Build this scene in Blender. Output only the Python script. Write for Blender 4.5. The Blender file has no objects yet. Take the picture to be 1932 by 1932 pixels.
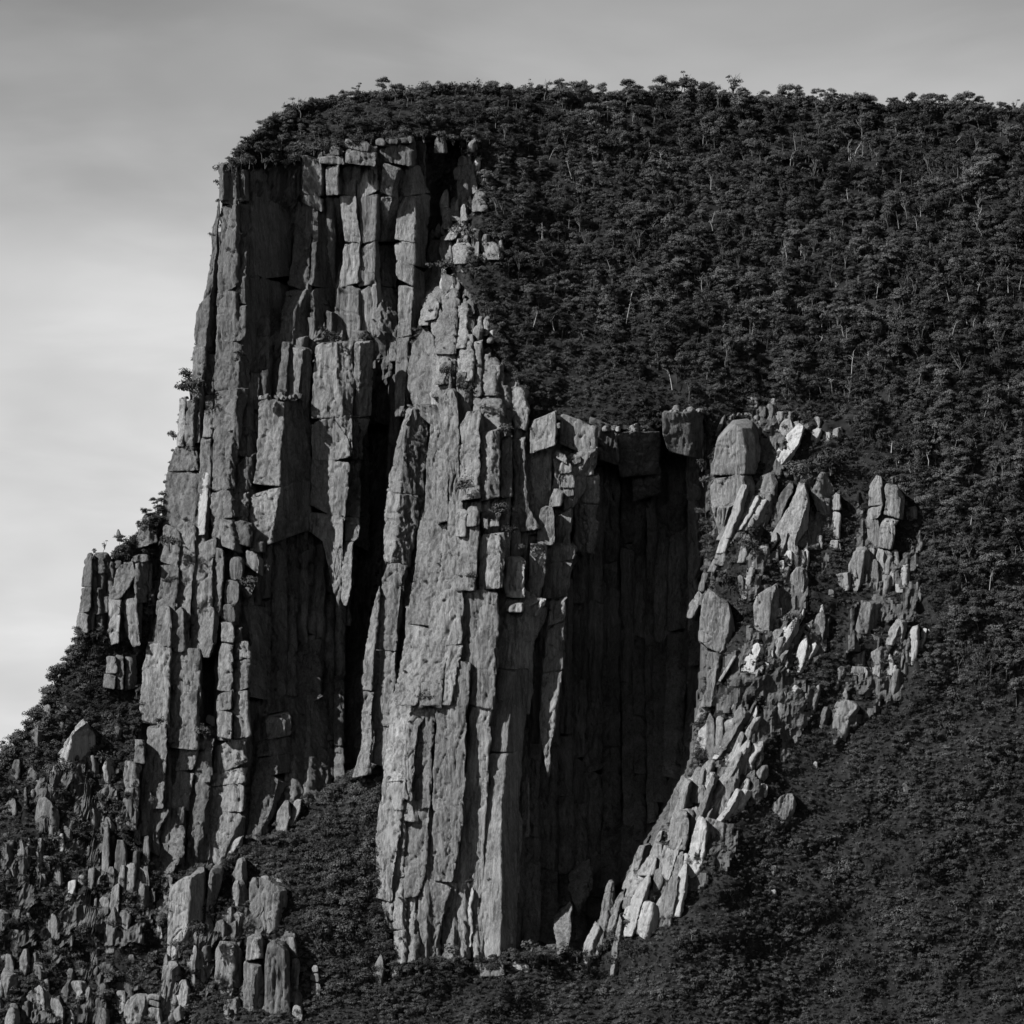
import bpy, math, random
import numpy as np
random.seed(7); RNG = np.random.default_rng(7)
SC = bpy.context.scene
COL = SC.collection

# ------------------------------------------------------------------ camera, sky, sun, exposure
D, S, ZC = 2000.0, 0.2, 45.0          # viewing distance (m), metres per unit at y = 0, eye height above the sea
cam = bpy.data.cameras.new('camera'); camo = bpy.data.objects.new('camera', cam); COL.objects.link(camo)
camo.location = (0, -D, ZC); camo.rotation_euler = (math.radians(90), 0, 0)
cam.sensor_width = 36; cam.lens = 36 * D / (1932 * S); cam.shift_y = 0.5
cam.clip_start = 1.0; cam.clip_end = 60000
SC.camera = camo

SUN = np.array([-0.71, -0.35, 0.60]); SUN /= np.linalg.norm(SUN)
SUN_EL = math.asin(SUN[2]); SUN_AZ = math.atan2(SUN[0], SUN[1])
world = bpy.data.worlds.new('World'); SC.world = world; world.use_nodes = True
nt = world.node_tree; nt.nodes.clear(); L = nt.links.new
def N(t, **k):
    n = nt.nodes.new(t)
    for a, b in k.items(): setattr(n, a, b)
    return n
sky = N('ShaderNodeTexSky', sky_type='NISHITA'); sky.sun_disc = False
sky.sun_elevation = SUN_EL; sky.sun_rotation = SUN_AZ
sky.air_density = 1.0; sky.dust_density = 1.0; sky.ozone_density = 1.0; sky.altitude = 0
sep = N('ShaderNodeSeparateColor'); L(sky.outputs[0], sep.inputs[0])      # black and white film behind a red filter
tc = N('ShaderNodeTexCoord')
def streak(scale, rot, nscale, detail, lo, hi):
    mp = N('ShaderNodeMapping'); mp.inputs['Scale'].default_value = scale; mp.inputs['Rotation'].default_value = (0, rot, 0)
    L(tc.outputs['Generated'], mp.inputs[0])
    nz = N('ShaderNodeTexNoise'); nz.inputs['Scale'].default_value = nscale; nz.inputs['Detail'].default_value = detail
    nz.inputs['Roughness'].default_value = 0.5; nz.inputs['Distortion'].default_value = 0.35
    L(mp.outputs[0], nz.inputs[0])
    mr = N('ShaderNodeMapRange'); mr.inputs[1].default_value = lo; mr.inputs[2].default_value = hi
    mr.inputs[3].default_value = 0; mr.inputs[4].default_value = 1
    mr.interpolation_type = 'SMOOTHSTEP'
    L(nz.outputs[0], mr.inputs[0]); return mr
c1 = streak((1, 1, 1.9), 0.45, 9.0, 4, 0.30, 0.74)
c2 = streak((1, 1, 3.4), 0.62, 16.0, 6, 0.38, 0.74)
m1 = N('ShaderNodeMath', operation='MULTIPLY_ADD'); m1.inputs[1].default_value = 0.42; L(c1.outputs[0], m1.inputs[0])
m2 = N('ShaderNodeMath', operation='MULTIPLY'); m2.inputs[1].default_value = 0.22; L(c2.outputs[0], m2.inputs[0]); L(m2.outputs[0], m1.inputs[2])
m3 = N('ShaderNodeMath', operation='MULTIPLY_ADD'); m3.inputs[1].default_value = 1.0; m3.inputs[2].default_value = 0.92; L(m1.outputs[0], m3.inputs[0])
m4 = N('ShaderNodeMath', operation='MULTIPLY'); L(sep.outputs[0], m4.inputs[0]); L(m3.outputs[0], m4.inputs[1])
# the filtered sky darkens from the horizon upwards as it does in view, and is dimmed further overhead to cut the fill light in shadows
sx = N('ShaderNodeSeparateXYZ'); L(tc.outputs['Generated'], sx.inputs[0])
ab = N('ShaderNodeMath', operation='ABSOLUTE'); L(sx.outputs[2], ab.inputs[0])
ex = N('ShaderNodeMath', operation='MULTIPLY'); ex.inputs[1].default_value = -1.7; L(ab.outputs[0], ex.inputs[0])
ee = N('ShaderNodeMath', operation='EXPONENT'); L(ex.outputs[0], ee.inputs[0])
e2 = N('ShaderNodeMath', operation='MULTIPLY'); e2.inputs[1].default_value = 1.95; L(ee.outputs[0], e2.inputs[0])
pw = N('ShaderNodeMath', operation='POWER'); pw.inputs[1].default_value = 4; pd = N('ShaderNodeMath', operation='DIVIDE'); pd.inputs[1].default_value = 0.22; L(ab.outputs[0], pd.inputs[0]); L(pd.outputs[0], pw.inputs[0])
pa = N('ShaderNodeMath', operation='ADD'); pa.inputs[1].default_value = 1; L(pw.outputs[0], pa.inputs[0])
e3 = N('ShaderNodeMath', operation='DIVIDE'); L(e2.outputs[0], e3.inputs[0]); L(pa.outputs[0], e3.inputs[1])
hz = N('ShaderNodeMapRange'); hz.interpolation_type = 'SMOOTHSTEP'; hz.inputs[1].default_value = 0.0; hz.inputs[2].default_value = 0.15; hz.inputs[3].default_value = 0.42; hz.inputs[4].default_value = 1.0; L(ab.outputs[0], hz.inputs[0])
e4 = N('ShaderNodeMath', operation='MULTIPLY'); L(e3.outputs[0], e4.inputs[0]); L(hz.outputs[0], e4.inputs[1])      # sky also dimmed along the horizon, to lessen fill in the shade
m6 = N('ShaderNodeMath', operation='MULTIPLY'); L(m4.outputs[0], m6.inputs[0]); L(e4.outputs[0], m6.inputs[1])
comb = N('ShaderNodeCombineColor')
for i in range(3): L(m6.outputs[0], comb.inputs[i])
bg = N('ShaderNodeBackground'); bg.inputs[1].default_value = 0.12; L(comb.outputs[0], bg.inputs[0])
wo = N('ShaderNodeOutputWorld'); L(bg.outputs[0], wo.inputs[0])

sl = bpy.data.lights.new('sun', 'SUN'); sl.energy = 5.0; sl.angle = math.radians(0.5); sl.color = (1, 1, 1)
so = bpy.data.objects.new('sun', sl); COL.objects.link(so)
import mathutils
so.rotation_euler = mathutils.Vector(SUN).to_track_quat('Z', 'Y').to_euler()
so.location = (-400, -400, 700)
vs_ = SC.view_settings
vs_.view_transform = 'Standard'; vs_.look = 'None'; vs_.gamma = 1; vs_.exposure = 0; vs_.use_curve_mapping = False
SC.render.engine = 'CYCLES'; SC.cycles.max_bounces = 2; SC.cycles.diffuse_bounces = 0; SC.cycles.glossy_bounces = 1

# ------------------------------------------------------------------ picture point -> place
ORG = {1: (400, 100), 2: (300, 800), 3: (900, 800), 4: (1400, 850), 5: (0, 1528), 6: (700, 1528), 8: (1528, 1528),
       7: (0, 1050), 9: (950, 300)}
def uv(zone, x, y):
    if zone == 0: return x, y
    f = 3.864 if zone in (7, 9) else 2.415
    o = ORG[zone]; return (o[0] + x / f) / 1.205, (o[1] + y / f) / 1.205
def P(u, v, y):
    s = S * (1 + np.asarray(y) / D)
    return np.stack([(np.asarray(u) - 966) * s, np.asarray(y) + 0 * np.asarray(u), ZC + (1932 - np.asarray(v)) * s], -1)

# depth of the mountain side (metres behind the front plane) at points of it, smoothly joined
CT = []
for u in (1480, 1720, 2000):
    for v, y in ((2050, -30), (1932, 0), (1800, 10), (1600, 25), (1400, 42), (1200, 57), (1000, 74), (800, 97), (650, 118), (500, 140), (350, 168), (190, 205)):
        CT.append((u, v, y - (u - 1480) * 0.012))
CT += [(1150, 170, 203), (1150, 350, 165), (1150, 500, 138), (1150, 620, 118), (1150, 720, 102), (1180, 780, 94), (1000, 165, 200), (1000, 350, 162), (1000, 500, 134), (1000, 650, 108), (1010, 770, 90),
  (840, 165, 200), (640, 180, 188), (510, 220, 160), (440, 290, 138), (400, 340, 136), (650, 250, 150), (790, 245, 148), (880, 270, 160), (900, 400, 143), (900, 600, 112),
  (450, 400, 138), (450, 700, 117), (450, 1000, 90), (450, 1300, 66), (450, 1600, 42), (340, 1600, 38), (340, 1300, 68), (350, 1000, 92), (380, 700, 122), (320, 900, 105),
  (520, 480, 164), (520, 350, 152), (570, 315, 150), (650, 400, 151), (720, 400, 147), (650, 700, 134), (600, 1000, 116), (600, 1300, 92), (600, 1500, 58), (700, 1200, 108), (690, 1000, 126), (650, 1450, 70), (785, 400, 143), (780, 600, 139), (700, 620, 141), (740, 780, 150), (730, 900, 140), (830, 360, 172), (812, 470, 165), (795, 540, 158),
  (850, 700, 92), (880, 500, 128), (830, 850, 80), (850, 1000, 68), (850, 1300, 48), (850, 1600, 31), (850, 1800, 17), (720, 1500, 40), (720, 1650, 28), (780, 1200, 60), (760, 1450, 42), (950, 700, 97), (990, 850, 84), (1000, 1000, 74), (1000, 1150, 66), (960, 1300, 52), (950, 1600, 33), (940, 1800, 16),
  (1110, 900, 92), (1105, 1100, 96), (1090, 1300, 90), (1060, 1550, 66), (1050, 1760, 26),
  (1200, 830, 96), (1200, 950, 124), (1210, 1100, 130), (1200, 1300, 122), (1160, 1500, 98), (1120, 1680, 62), (1100, 1800, 22), (1300, 800, 95), (1290, 920, 114), (1290, 1050, 116), (1280, 1250, 104), (1240, 1450, 76), (1340, 900, 92), (1360, 1050, 76), (1340, 1250, 62), (1330, 1420, 46), (1250, 1600, 30), (1180, 1750, 16), (1400, 850, 92), (1150, 1860, 8),
  (0, 2050, -34), (0, 1932, -5), (0, 1600, 20), (0, 1420, 40), (150, 1932, -3), (150, 1600, 26), (150, 1400, 44), (150, 1220, 64), (180, 1060, 78), (260, 1932, -3), (250, 1700, 18), (250, 1500, 38), (230, 1300, 60), (270, 1100, 78), (290, 960, 96),
  (-150, 1932, -5), (-150, 1560, 30), (400, 1932, -4), (400, 1720, 16), (600, 1932, -6), (600, 1750, 13), (600, 1600, 32), (800, 1932, -4), (800, 1850, 6), (1000, 1932, 0), (1000, 1850, 6), (500, 2050, -34), (1000, 2050, -30)]
CT = np.array(CT, float)
def _phi(r2): return np.where(r2 > 1e-12, 0.5 * r2 * np.log(np.maximum(r2, 1e-12)), 0)
def _tps():
    q = CT[:, :2] / 1000; n = len(q)
    K = _phi(((q[:, None] - q[None]) ** 2).sum(-1)) + 2e-4 * np.eye(n)
    A = np.zeros((n + 3, n + 3)); A[:n, :n] = K; A[:n, n] = 1; A[:n, n + 1:] = q; A[n, :n] = 1; A[n + 1:, :n] = q.T
    return q, np.linalg.solve(A, np.concatenate([CT[:, 2], [0, 0, 0]]))
_Q, _W = _tps()
def T(u, v):
    u = np.atleast_1d(np.asarray(u, float)); v = np.atleast_1d(np.asarray(v, float)); sh = np.broadcast(u, v).shape
    p = np.stack([np.broadcast_to(u, sh).ravel(), np.broadcast_to(v, sh).ravel()], 1) / 1000
    out = np.empty(len(p))
    for i in range(0, len(p), 20000):
        b = p[i:i + 20000]
        out[i:i + 20000] = _phi(((b[:, None] - _Q[None]) ** 2).sum(-1)) @ _W[:-3] + _W[-3] + b @ _W[-2:]
    return out.reshape(sh)

# ------------------------------------------------------------------ noise
def _hash(ix, iy, iz):
    h = (ix.astype(np.int64) * 374761393 + iy.astype(np.int64) * 668265263 + iz.astype(np.int64) * 2147483647 // 7) & 0xffffffff
    h = ((h ^ (h >> 13)) * 1274126177) & 0xffffffff
    h = ((h ^ (h >> 15)) * 2246822519) & 0xffffffff
    return ((h ^ (h >> 16)) & 0xffffff) / float(0xffffff)
def vnoise(p):
    i = np.floor(p); f = p - i; f = f * f * (3 - 2 * f); i = i.astype(np.int64); r = 0
    for a in (0, 1):
        for b in (0, 1):
            for c in (0, 1):
                w = (f[..., 0] if a else 1 - f[..., 0]) * (f[..., 1] if b else 1 - f[..., 1]) * (f[..., 2] if c else 1 - f[..., 2])
                r = r + w * _hash(i[..., 0] + a, i[..., 1] + b, i[..., 2] + c)
    return r
def steps(n, k, soft=0.22):
    q = n * k; f = np.floor(q); t = np.clip((q - f - 0.5 + soft) / (2 * soft), 0, 1); return (f + t * t * (3 - 2 * t)) / k

# ------------------------------------------------------------------ materials
def newmat(name):
    m = bpy.data.materials.new(name); m.use_nodes = True; t = m.node_tree; t.nodes.clear()
    o = t.nodes.new('ShaderNodeOutputMaterial'); b = t.nodes.new('ShaderNodeBsdfPrincipled'); t.links.new(b.outputs[0], o.inputs[0])
    b.inputs['Roughness'].default_value = 0.9; b.inputs['Specular IOR Level'].default_value = 0.15
    return m, t, b
def rockmat(name, base, contrast=0.55, spots=0.5):
    m, t, b = newmat(name); ln = t.links.new
    def nd(k, **kw):
        n = t.nodes.new(k)
        for a, c in kw.items(): setattr(n, a, c)
        return n
    geo = nd('ShaderNodeNewGeometry'); oi = nd('ShaderNodeObjectInfo')
    def noise(scale, detail, rough=0.6, dist=0.0):
        mp = nd('ShaderNodeMapping'); mp.inputs['Scale'].default_value = scale; ln(geo.outputs['Position'], mp.inputs[0])
        n = nd('ShaderNodeTexNoise'); n.inputs['Scale'].default_value = 1; n.inputs['Detail'].default_value = detail; n.inputs['Roughness'].default_value = rough
        n.inputs['Distortion'].default_value = dist
        ln(mp.outputs[0], n.inputs[0]); return n
    st = noise((0.9, 0.9, 0.028), 6, 0.7, 0.4)      # water streaks down the rock
    mo = noise((0.10, 0.10, 0.07), 5, 0.6)             # broad weathering
    fi = noise((1.7, 1.7, 0.6), 5, 0.75)                # grain
    ad = nd('ShaderNodeMath', operation='MULTIPLY_ADD'); ad.inputs[1].default_value = 0.8; ln(st.outputs[0], ad.inputs[0])
    a2 = nd('ShaderNodeMath', operation='MULTIPLY_ADD'); a2.inputs[1].default_value = 0.7; ln(mo.outputs[0], a2.inputs[0]); ln(ad.outputs[0], a2.inputs[2])
    f2 = nd('ShaderNodeMath', operation='MULTIPLY'); f2.inputs[1].default_value = 0.75; ln(fi.outputs[0], f2.inputs[0]); ln(f2.outputs[0], ad.inputs[2])
    mr = nd('ShaderNodeMapRange'); mr.inputs[1].default_value = 0.82; mr.inputs[2].default_value = 1.42
    mr.inputs[3].default_value = base * (1 - contrast); mr.inputs[4].default_value = base * (1 + contrast); ln(a2.outputs[0], mr.inputs[0])
    rv = nd('ShaderNodeMapRange'); rv.inputs[3].default_value = 0.72; rv.inputs[4].default_value = 1.22; ln(oi.outputs['Random'], rv.inputs[0])
    mu = nd('ShaderNodeMath', operation='MULTIPLY'); ln(mr.outputs[0], mu.inputs[0]); ln(rv.outputs[0], mu.inputs[1])
    # pale lichen
    li = noise((0.5, 0.5, 0.35), 6, 0.75)
    lr = nd('ShaderNodeMapRange'); lr.inputs[1].default_value = 0.60; lr.inputs[2].default_value = 0.72; lr.inputs[4].default_value = spots * base; ln(li.outputs[0], lr.inputs[0])
    m5 = nd('ShaderNodeMath', operation='ADD'); ln(mu.outputs[0], m5.inputs[0]); ln(lr.outputs[0], m5.inputs[1])
    dk = noise((0.42, 0.42, 0.022), 6, 0.7, 0.6)      # dark stains where water runs
    dr_ = nd('ShaderNodeMapRange'); dr_.inputs[1].default_value = 0.53; dr_.inputs[2].default_value = 0.68; dr_.inputs[3].default_value = 1.0; dr_.inputs[4].default_value = 0.45; ln(dk.outputs[0], dr_.inputs[0])
    m7 = nd('ShaderNodeMath', operation='MULTIPLY'); ln(m5.outputs[0], m7.inputs[0]); ln(dr_.outputs[0], m7.inputs[1])
    cc = nd('ShaderNodeCombineColor')
    for i in range(3): ln(m7.outputs[0], cc.inputs[i])
    ln(cc.outputs[0], b.inputs['Base Color'])
    bs = noise((1.4, 1.4, 0.05), 7, 0.72, 0.3)
    mv = nd('ShaderNodeMapping'); mv.inputs['Scale'].default_value = (0.55, 0.55, 0.16); ln(geo.outputs['Position'], mv.inputs[0])
    vo = nd('ShaderNodeTexVoronoi'); vo.inputs['Scale'].default_value = 1.0; vo.inputs['Randomness'].default_value = 1; ln(mv.outputs[0], vo.inputs[0])
    h0 = nd('ShaderNodeMath', operation='MULTIPLY_ADD'); h0.inputs[1].default_value = 0.2; ln(vo.outputs['Distance'], h0.inputs[0]); ln(fi.outputs[0], h0.inputs[2])
    ha = nd('ShaderNodeMath', operation='ADD'); ln(bs.outputs[0], ha.inputs[0]); ln(h0.outputs[0], ha.inputs[1])
    bu = nd('ShaderNodeBump'); bu.inputs['Strength'].default_value = 0.9; bu.inputs['Distance'].default_value = 0.7; ln(ha.outputs[0], bu.inputs['Height'])
    ln(bu.outputs[0], b.inputs['Normal'])
    return m
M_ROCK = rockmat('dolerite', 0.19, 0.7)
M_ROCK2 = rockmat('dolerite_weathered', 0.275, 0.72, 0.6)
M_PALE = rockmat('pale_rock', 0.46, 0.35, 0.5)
def plain(name, c, rnd=0.0, rough=0.9, trans=0.0):
    m, t, b = newmat(name)
    if rnd:
        oi = t.nodes.new('ShaderNodeObjectInfo'); mr = t.nodes.new('ShaderNodeMapRange'); mr.inputs[3].default_value = c * (1 - rnd); mr.inputs[4].default_value = c * (1 + rnd)
        t.links.new(oi.outputs['Random'], mr.inputs[0]); cc = t.nodes.new('ShaderNodeCombineColor')
        for i in range(3): t.links.new(mr.outputs[0], cc.inputs[i])
        t.links.new(cc.outputs[0], b.inputs['Base Color'])
    else: b.inputs['Base Color'].default_value = (c, c, c, 1)
    b.inputs['Roughness'].default_value = rough
    return m
M_BARK = plain('bark', 0.13, 0.5)
M_DEAD = plain('bleached_bark', 0.42, 0.35)
def leafmat(name, c):
    m, t, b = newmat(name); ln = t.links.new; oi = t.nodes.new('ShaderNodeObjectInfo'); geo = t.nodes.new('ShaderNodeNewGeometry')
    n = t.nodes.new('ShaderNodeTexNoise'); n.inputs['Scale'].default_value = 0.045; n.inputs['Detail'].default_value = 4; ln(geo.outputs['Position'], n.inputs[0])
    a = t.nodes.new('ShaderNodeMapRange'); a.inputs[1].default_value = .33; a.inputs[2].default_value = .67; a.inputs[3].default_value = c * .55; a.inputs[4].default_value = c * 1.4; ln(n.outputs[0], a.inputs[0])
    r = t.nodes.new('ShaderNodeMapRange'); r.inputs[3].default_value = .5; r.inputs[4].default_value = 1.5; ln(oi.outputs['Random'], r.inputs[0])
    k = t.nodes.new('ShaderNodeMath'); k.operation = 'MULTIPLY'; ln(a.outputs[0], k.inputs[0]); ln(r.outputs[0], k.inputs[1]); cc = t.nodes.new('ShaderNodeCombineColor')
    for i in range(3): ln(k.outputs[0], cc.inputs[i])
    ln(cc.outputs[0], b.inputs['Base Color']); return m
def groundmat():
    m, t, b = newmat('leaf_litter_and_rock'); ln = t.links.new
    geo = t.nodes.new('ShaderNodeNewGeometry'); n = t.nodes.new('ShaderNodeTexNoise'); n.inputs['Scale'].default_value = 0.25; n.inputs['Detail'].default_value = 6
    ln(geo.outputs['Position'], n.inputs[0]); r = t.nodes.new('ShaderNodeMapRange'); r.inputs[1].default_value = 0.4; r.inputs[2].default_value = 0.75; r.inputs[3].default_value = 0.015; r.inputs[4].default_value = 0.05
    ln(n.outputs[0], r.inputs[0]); cc = t.nodes.new('ShaderNodeCombineColor')
    for i in range(3): ln(r.outputs[0], cc.inputs[i])
    ln(cc.outputs[0], b.inputs['Base Color'])
    bu = t.nodes.new('ShaderNodeBump'); bu.inputs['Distance'].default_value = 1.0; ln(n.outputs[0], bu.inputs['Height']); ln(bu.outputs[0], b.inputs['Normal'])
    return m
M_LEAF = leafmat('leaves', 0.095); M_BUSH = leafmat('scrub_leaves', 0.09)
M_GROUND = groundmat()
M_SEA = plain('sea_water', 0.02, 0, 0.25)

# ------------------------------------------------------------------ objects
def mesh(name, verts, quads=None, tris=None, mats=(), midx=None):
    me = bpy.data.meshes.new(name); verts = np.asarray(verts, np.float32).reshape(-1, 3)
    q = np.asarray(quads if quads is not None else np.zeros((0, 4)), np.int32).reshape(-1, 4)
    t = np.asarray(tris if tris is not None else np.zeros((0, 3)), np.int32).reshape(-1, 3)
    me.vertices.add(len(verts)); me.vertices.foreach_set('co', verts.ravel())
    lv = np.concatenate([q.ravel(), t.ravel()]).astype(np.int32); me.loops.add(len(lv)); me.loops.foreach_set('vertex_index', lv)
    ls = np.concatenate([np.arange(len(q)) * 4, len(q) * 4 + np.arange(len(t)) * 3]).astype(np.int32)
    me.polygons.add(len(ls)); me.polygons.foreach_set('loop_start', ls)
    for m in mats: me.materials.append(m)
    if midx is not None: me.polygons.foreach_set('material_index', np.asarray(midx, np.int32))
    me.update(calc_edges=True); me.validate()
    return me
def obj(name, me, parent=None, loc=None):
    o = bpy.data.objects.new(name, me); COL.objects.link(o)
    if loc is not None: o.location = loc
    if parent is not None:
        o.parent = parent
    return o
def tag(o, label, cat, group=None, kind='thing'):
    if label: o['label'] = label
    if cat: o['category'] = cat
    if group: o['group'] = group
    if kind: o['kind'] = kind
    return o
def thing(name, label, cat, loc, group=None):
    o = bpy.data.objects.new(name, None); COL.objects.link(o); o.location = loc; o.empty_display_size = 0.5
    return tag(o, label, cat, group)
def setkind(o, kind, label=None):
    o['kind'] = kind
    if label: o['label'] = label
    return o

# ------------------------------------------------------------------ one column, slab or boulder of rock
def prism(vs, U, y, k1, k2, e=1.0, back=8.0, top='f', bot='f', rough=1.0, facets=0, tilt=(0, 0)):
    nv = len(vs); wl = np.maximum((U[:, 1] - U[:, 0]) * S, .05); wr = np.maximum((U[:, 2] - U[:, 1]) * S, .05)
    nl = int(np.clip(math.ceil(wl.max() / .45), 3, 60)); nr = int(np.clip(math.ceil(wr.max() / .6), 2, 40))
    tl = np.linspace(0, 1, nl + 1); tr = np.linspace(0, 1, nr + 1)[1:]
    ul = U[:, :1] + (U[:, 1:2] - U[:, :1]) * tl; ur = U[:, 1:2] + (U[:, 2:3] - U[:, 1:2]) * tr
    dl = k1 * wl[:, None] * (1 - tl) ** e; dr = k2 * wr[:, None] * tr ** e
    w = (wl + wr)[:, None] / S
    ub = np.concatenate([U[:, 2:3] - .03 * w, U[:, 2:3] - .12 * w, U[:, :1] + .12 * w, U[:, :1] + .03 * w], 1)
    db = np.concatenate([dr[:, -1:] + back * .5, dr[:, -1:] * .7 + back, dl[:, :1] * .7 + back, dl[:, :1] + back * .5], 1)
    u = np.concatenate([ul, ur, ub], 1); yy = y[:, None] + np.concatenate([dl, dr, db], 1)
    n = u.shape[1]; p = P(u, np.repeat(vs[:, None], n, 1), yy)
    # unevenness: broken flakes with upright edges, small chips
    nx = np.concatenate([np.full(nl + 1, -k1), np.full(nr, k2), [1, .7, -.7, -1]]); ny = np.concatenate([np.full(nl + nr + 1, -1.), [0, .7, .7, 0]])
    ln = np.hypot(nx, ny); nx /= ln; ny /= ln
    q = p.copy(); q[..., 0] += q[..., 1] * 0.15
    big = steps(vnoise(q / np.array([4.2, 6, 17.])), 4) - .5
    mid = steps(vnoise(q / np.array([1.7, 3, 7.]) + 31.7), 3, .12) - .5
    sm = vnoise(q / np.array([.7, 1.5, 3.2]) + 77.1) - .5
    wide = min(1.0, (wl + wr).max() / 9.0)
    big = steps(vnoise(q / np.array([4.2, 6, 17.])), 4, .1) - .5
    f1 = vnoise(q / np.array([2.3, 2.6, 26.]) + 11.3); f2 = vnoise(q / np.array([1.6, 2, 15.]) + 51.3); f3 = vnoise(q / np.array([5., 5, 2.6]) + 8.8); g3 = vnoise(q / np.array([3., 3, 6.]) + 3.1)
    crack = 1.0 * np.exp(-((f1 - .5) / .035) ** 2) + .7 * np.exp(-((f2 - .42) / .03) ** 2) + .6 * np.exp(-((f3 - .5) / .03) ** 2) * (g3 > .52)
    rib = np.abs(vnoise(q / np.array([1.3, 2, 20.]) + 91.) - .5) * 1.3
    d = rough * (1.9 * wide * big + 0.7 * mid + 0.3 * sm + .55 * rib - crack * min(1, .35 + wide))
    p[..., 0] += nx * d * .8; p[..., 1] += ny * d
    wob = (steps(vnoise(np.stack([vs * S / 4.5, 0 * vs + y[0], 0 * vs + U[0, 0]], -1)), 3) - .5) * rough * 0.9
    p[..., 0] += wob[:, None]
    # ends
    sc = np.ones(nv); W = float(np.median(wl + wr))
    def prof(d, kind):
        if kind == 'r': h = min(.42 * W, .4 * (vs[-1] - vs[0]) * S); return np.clip(1 - (1 - np.clip(d / h, 0, 1)) ** 2.4, .0, 1) ** .6 * .45 + .55
        if kind == 'b': h = .25 * W; return .75 + .25 * np.clip(d / h, 0, 1)
        if kind == 't': h = .8 * W; return .35 + .65 * np.clip(d / h, 0, 1) ** .8
        return 1 - .05 * (1 - np.clip(d / .4, 0, 1)) ** 2
    sc *= prof((vs - vs[0]) * S, top) * prof((vs[-1] - vs) * S, bot)
    c = p.mean(1, keepdims=True); c[..., 1] = p[:, nl:nl + 1, 1] + back * .35
    p[..., :2] = c[..., :2] + (p[..., :2] - c[..., :2]) * sc[:, None, None]
    # broken planes
    if facets:
        c0 = p.reshape(-1, 3).mean(0); ext = np.maximum(p.reshape(-1, 3).max(0) - c0, .4)
        for _ in range(facets):
            n_ = RNG.normal(size=3) * [1, .7, .8]; n_[1] = -abs(n_[1]) * .9; n_[2] = abs(n_[2]) * (1 if RNG.random() < .8 else -.5); n_ /= np.linalg.norm(n_); pn = (p - c0) / ext
            s_ = pn @ n_; d_ = s_.max() * RNG.uniform(.80, .97); p = p - np.maximum(s_ - d_, 0)[..., None] * n_ * ext
    elif top != 't':
        for _ in range(2):      # corners knocked off the head
            n_ = np.array([RNG.normal() * .6, -abs(RNG.normal()) * .5, .75]); n_ /= np.linalg.norm(n_); s_ = (p - p[0].mean(0)) @ n_; d_ = s_.max() - RNG.uniform(.1, .9); p -= np.maximum(s_ - d_, 0)[..., None] * n_
    if top in 'fb': # a broken, not quite level top
        m = min(5, nv - 1); fall = np.linspace(1, 0, m + 1)[:m]
        tilt = (vnoise(p[0] / 2.2 + 5) - .5) * min(1.6, .25 * W) * (1.5 if top == 'b' else .8)
        p[:m, :, 2] += fall[:, None] * tilt
    xx = p[..., 0] - p[..., 0].mean(1, keepdims=True); fa = np.clip(1 - (vs - vs[0]) * S / 4, 0, 1)[:, None]; fb = np.clip(1 - (vs[-1] - vs) * S / 4, 0, 1)[:, None]
    p[..., 2] += xx * (tilt[0] * fa + tilt[1] * fb)
    i, j = np.meshgrid(np.arange(nv - 1), np.arange(n), indexing='ij'); j2 = (j + 1) % n
    Q = np.stack([i * n + j, (i + 1) * n + j, (i + 1) * n + j2, i * n + j2], -1).reshape(-1, 4)
    tc_, bc_ = p[0].mean(0), p[-1].mean(0); tc_[2] += .15; bc_[2] -= .1
    v = np.concatenate([p.reshape(-1, 3), [tc_, bc_]]); a = np.arange(n); b = (a + 1) % n
    T1 = np.stack([np.full(n, nv * n), a, b], 1); T2 = np.stack([np.full(n, nv * n + 1), (nv - 1) * n + b, (nv - 1) * n + a], 1)
    return v, Q, np.concatenate([T1, T2])
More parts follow.
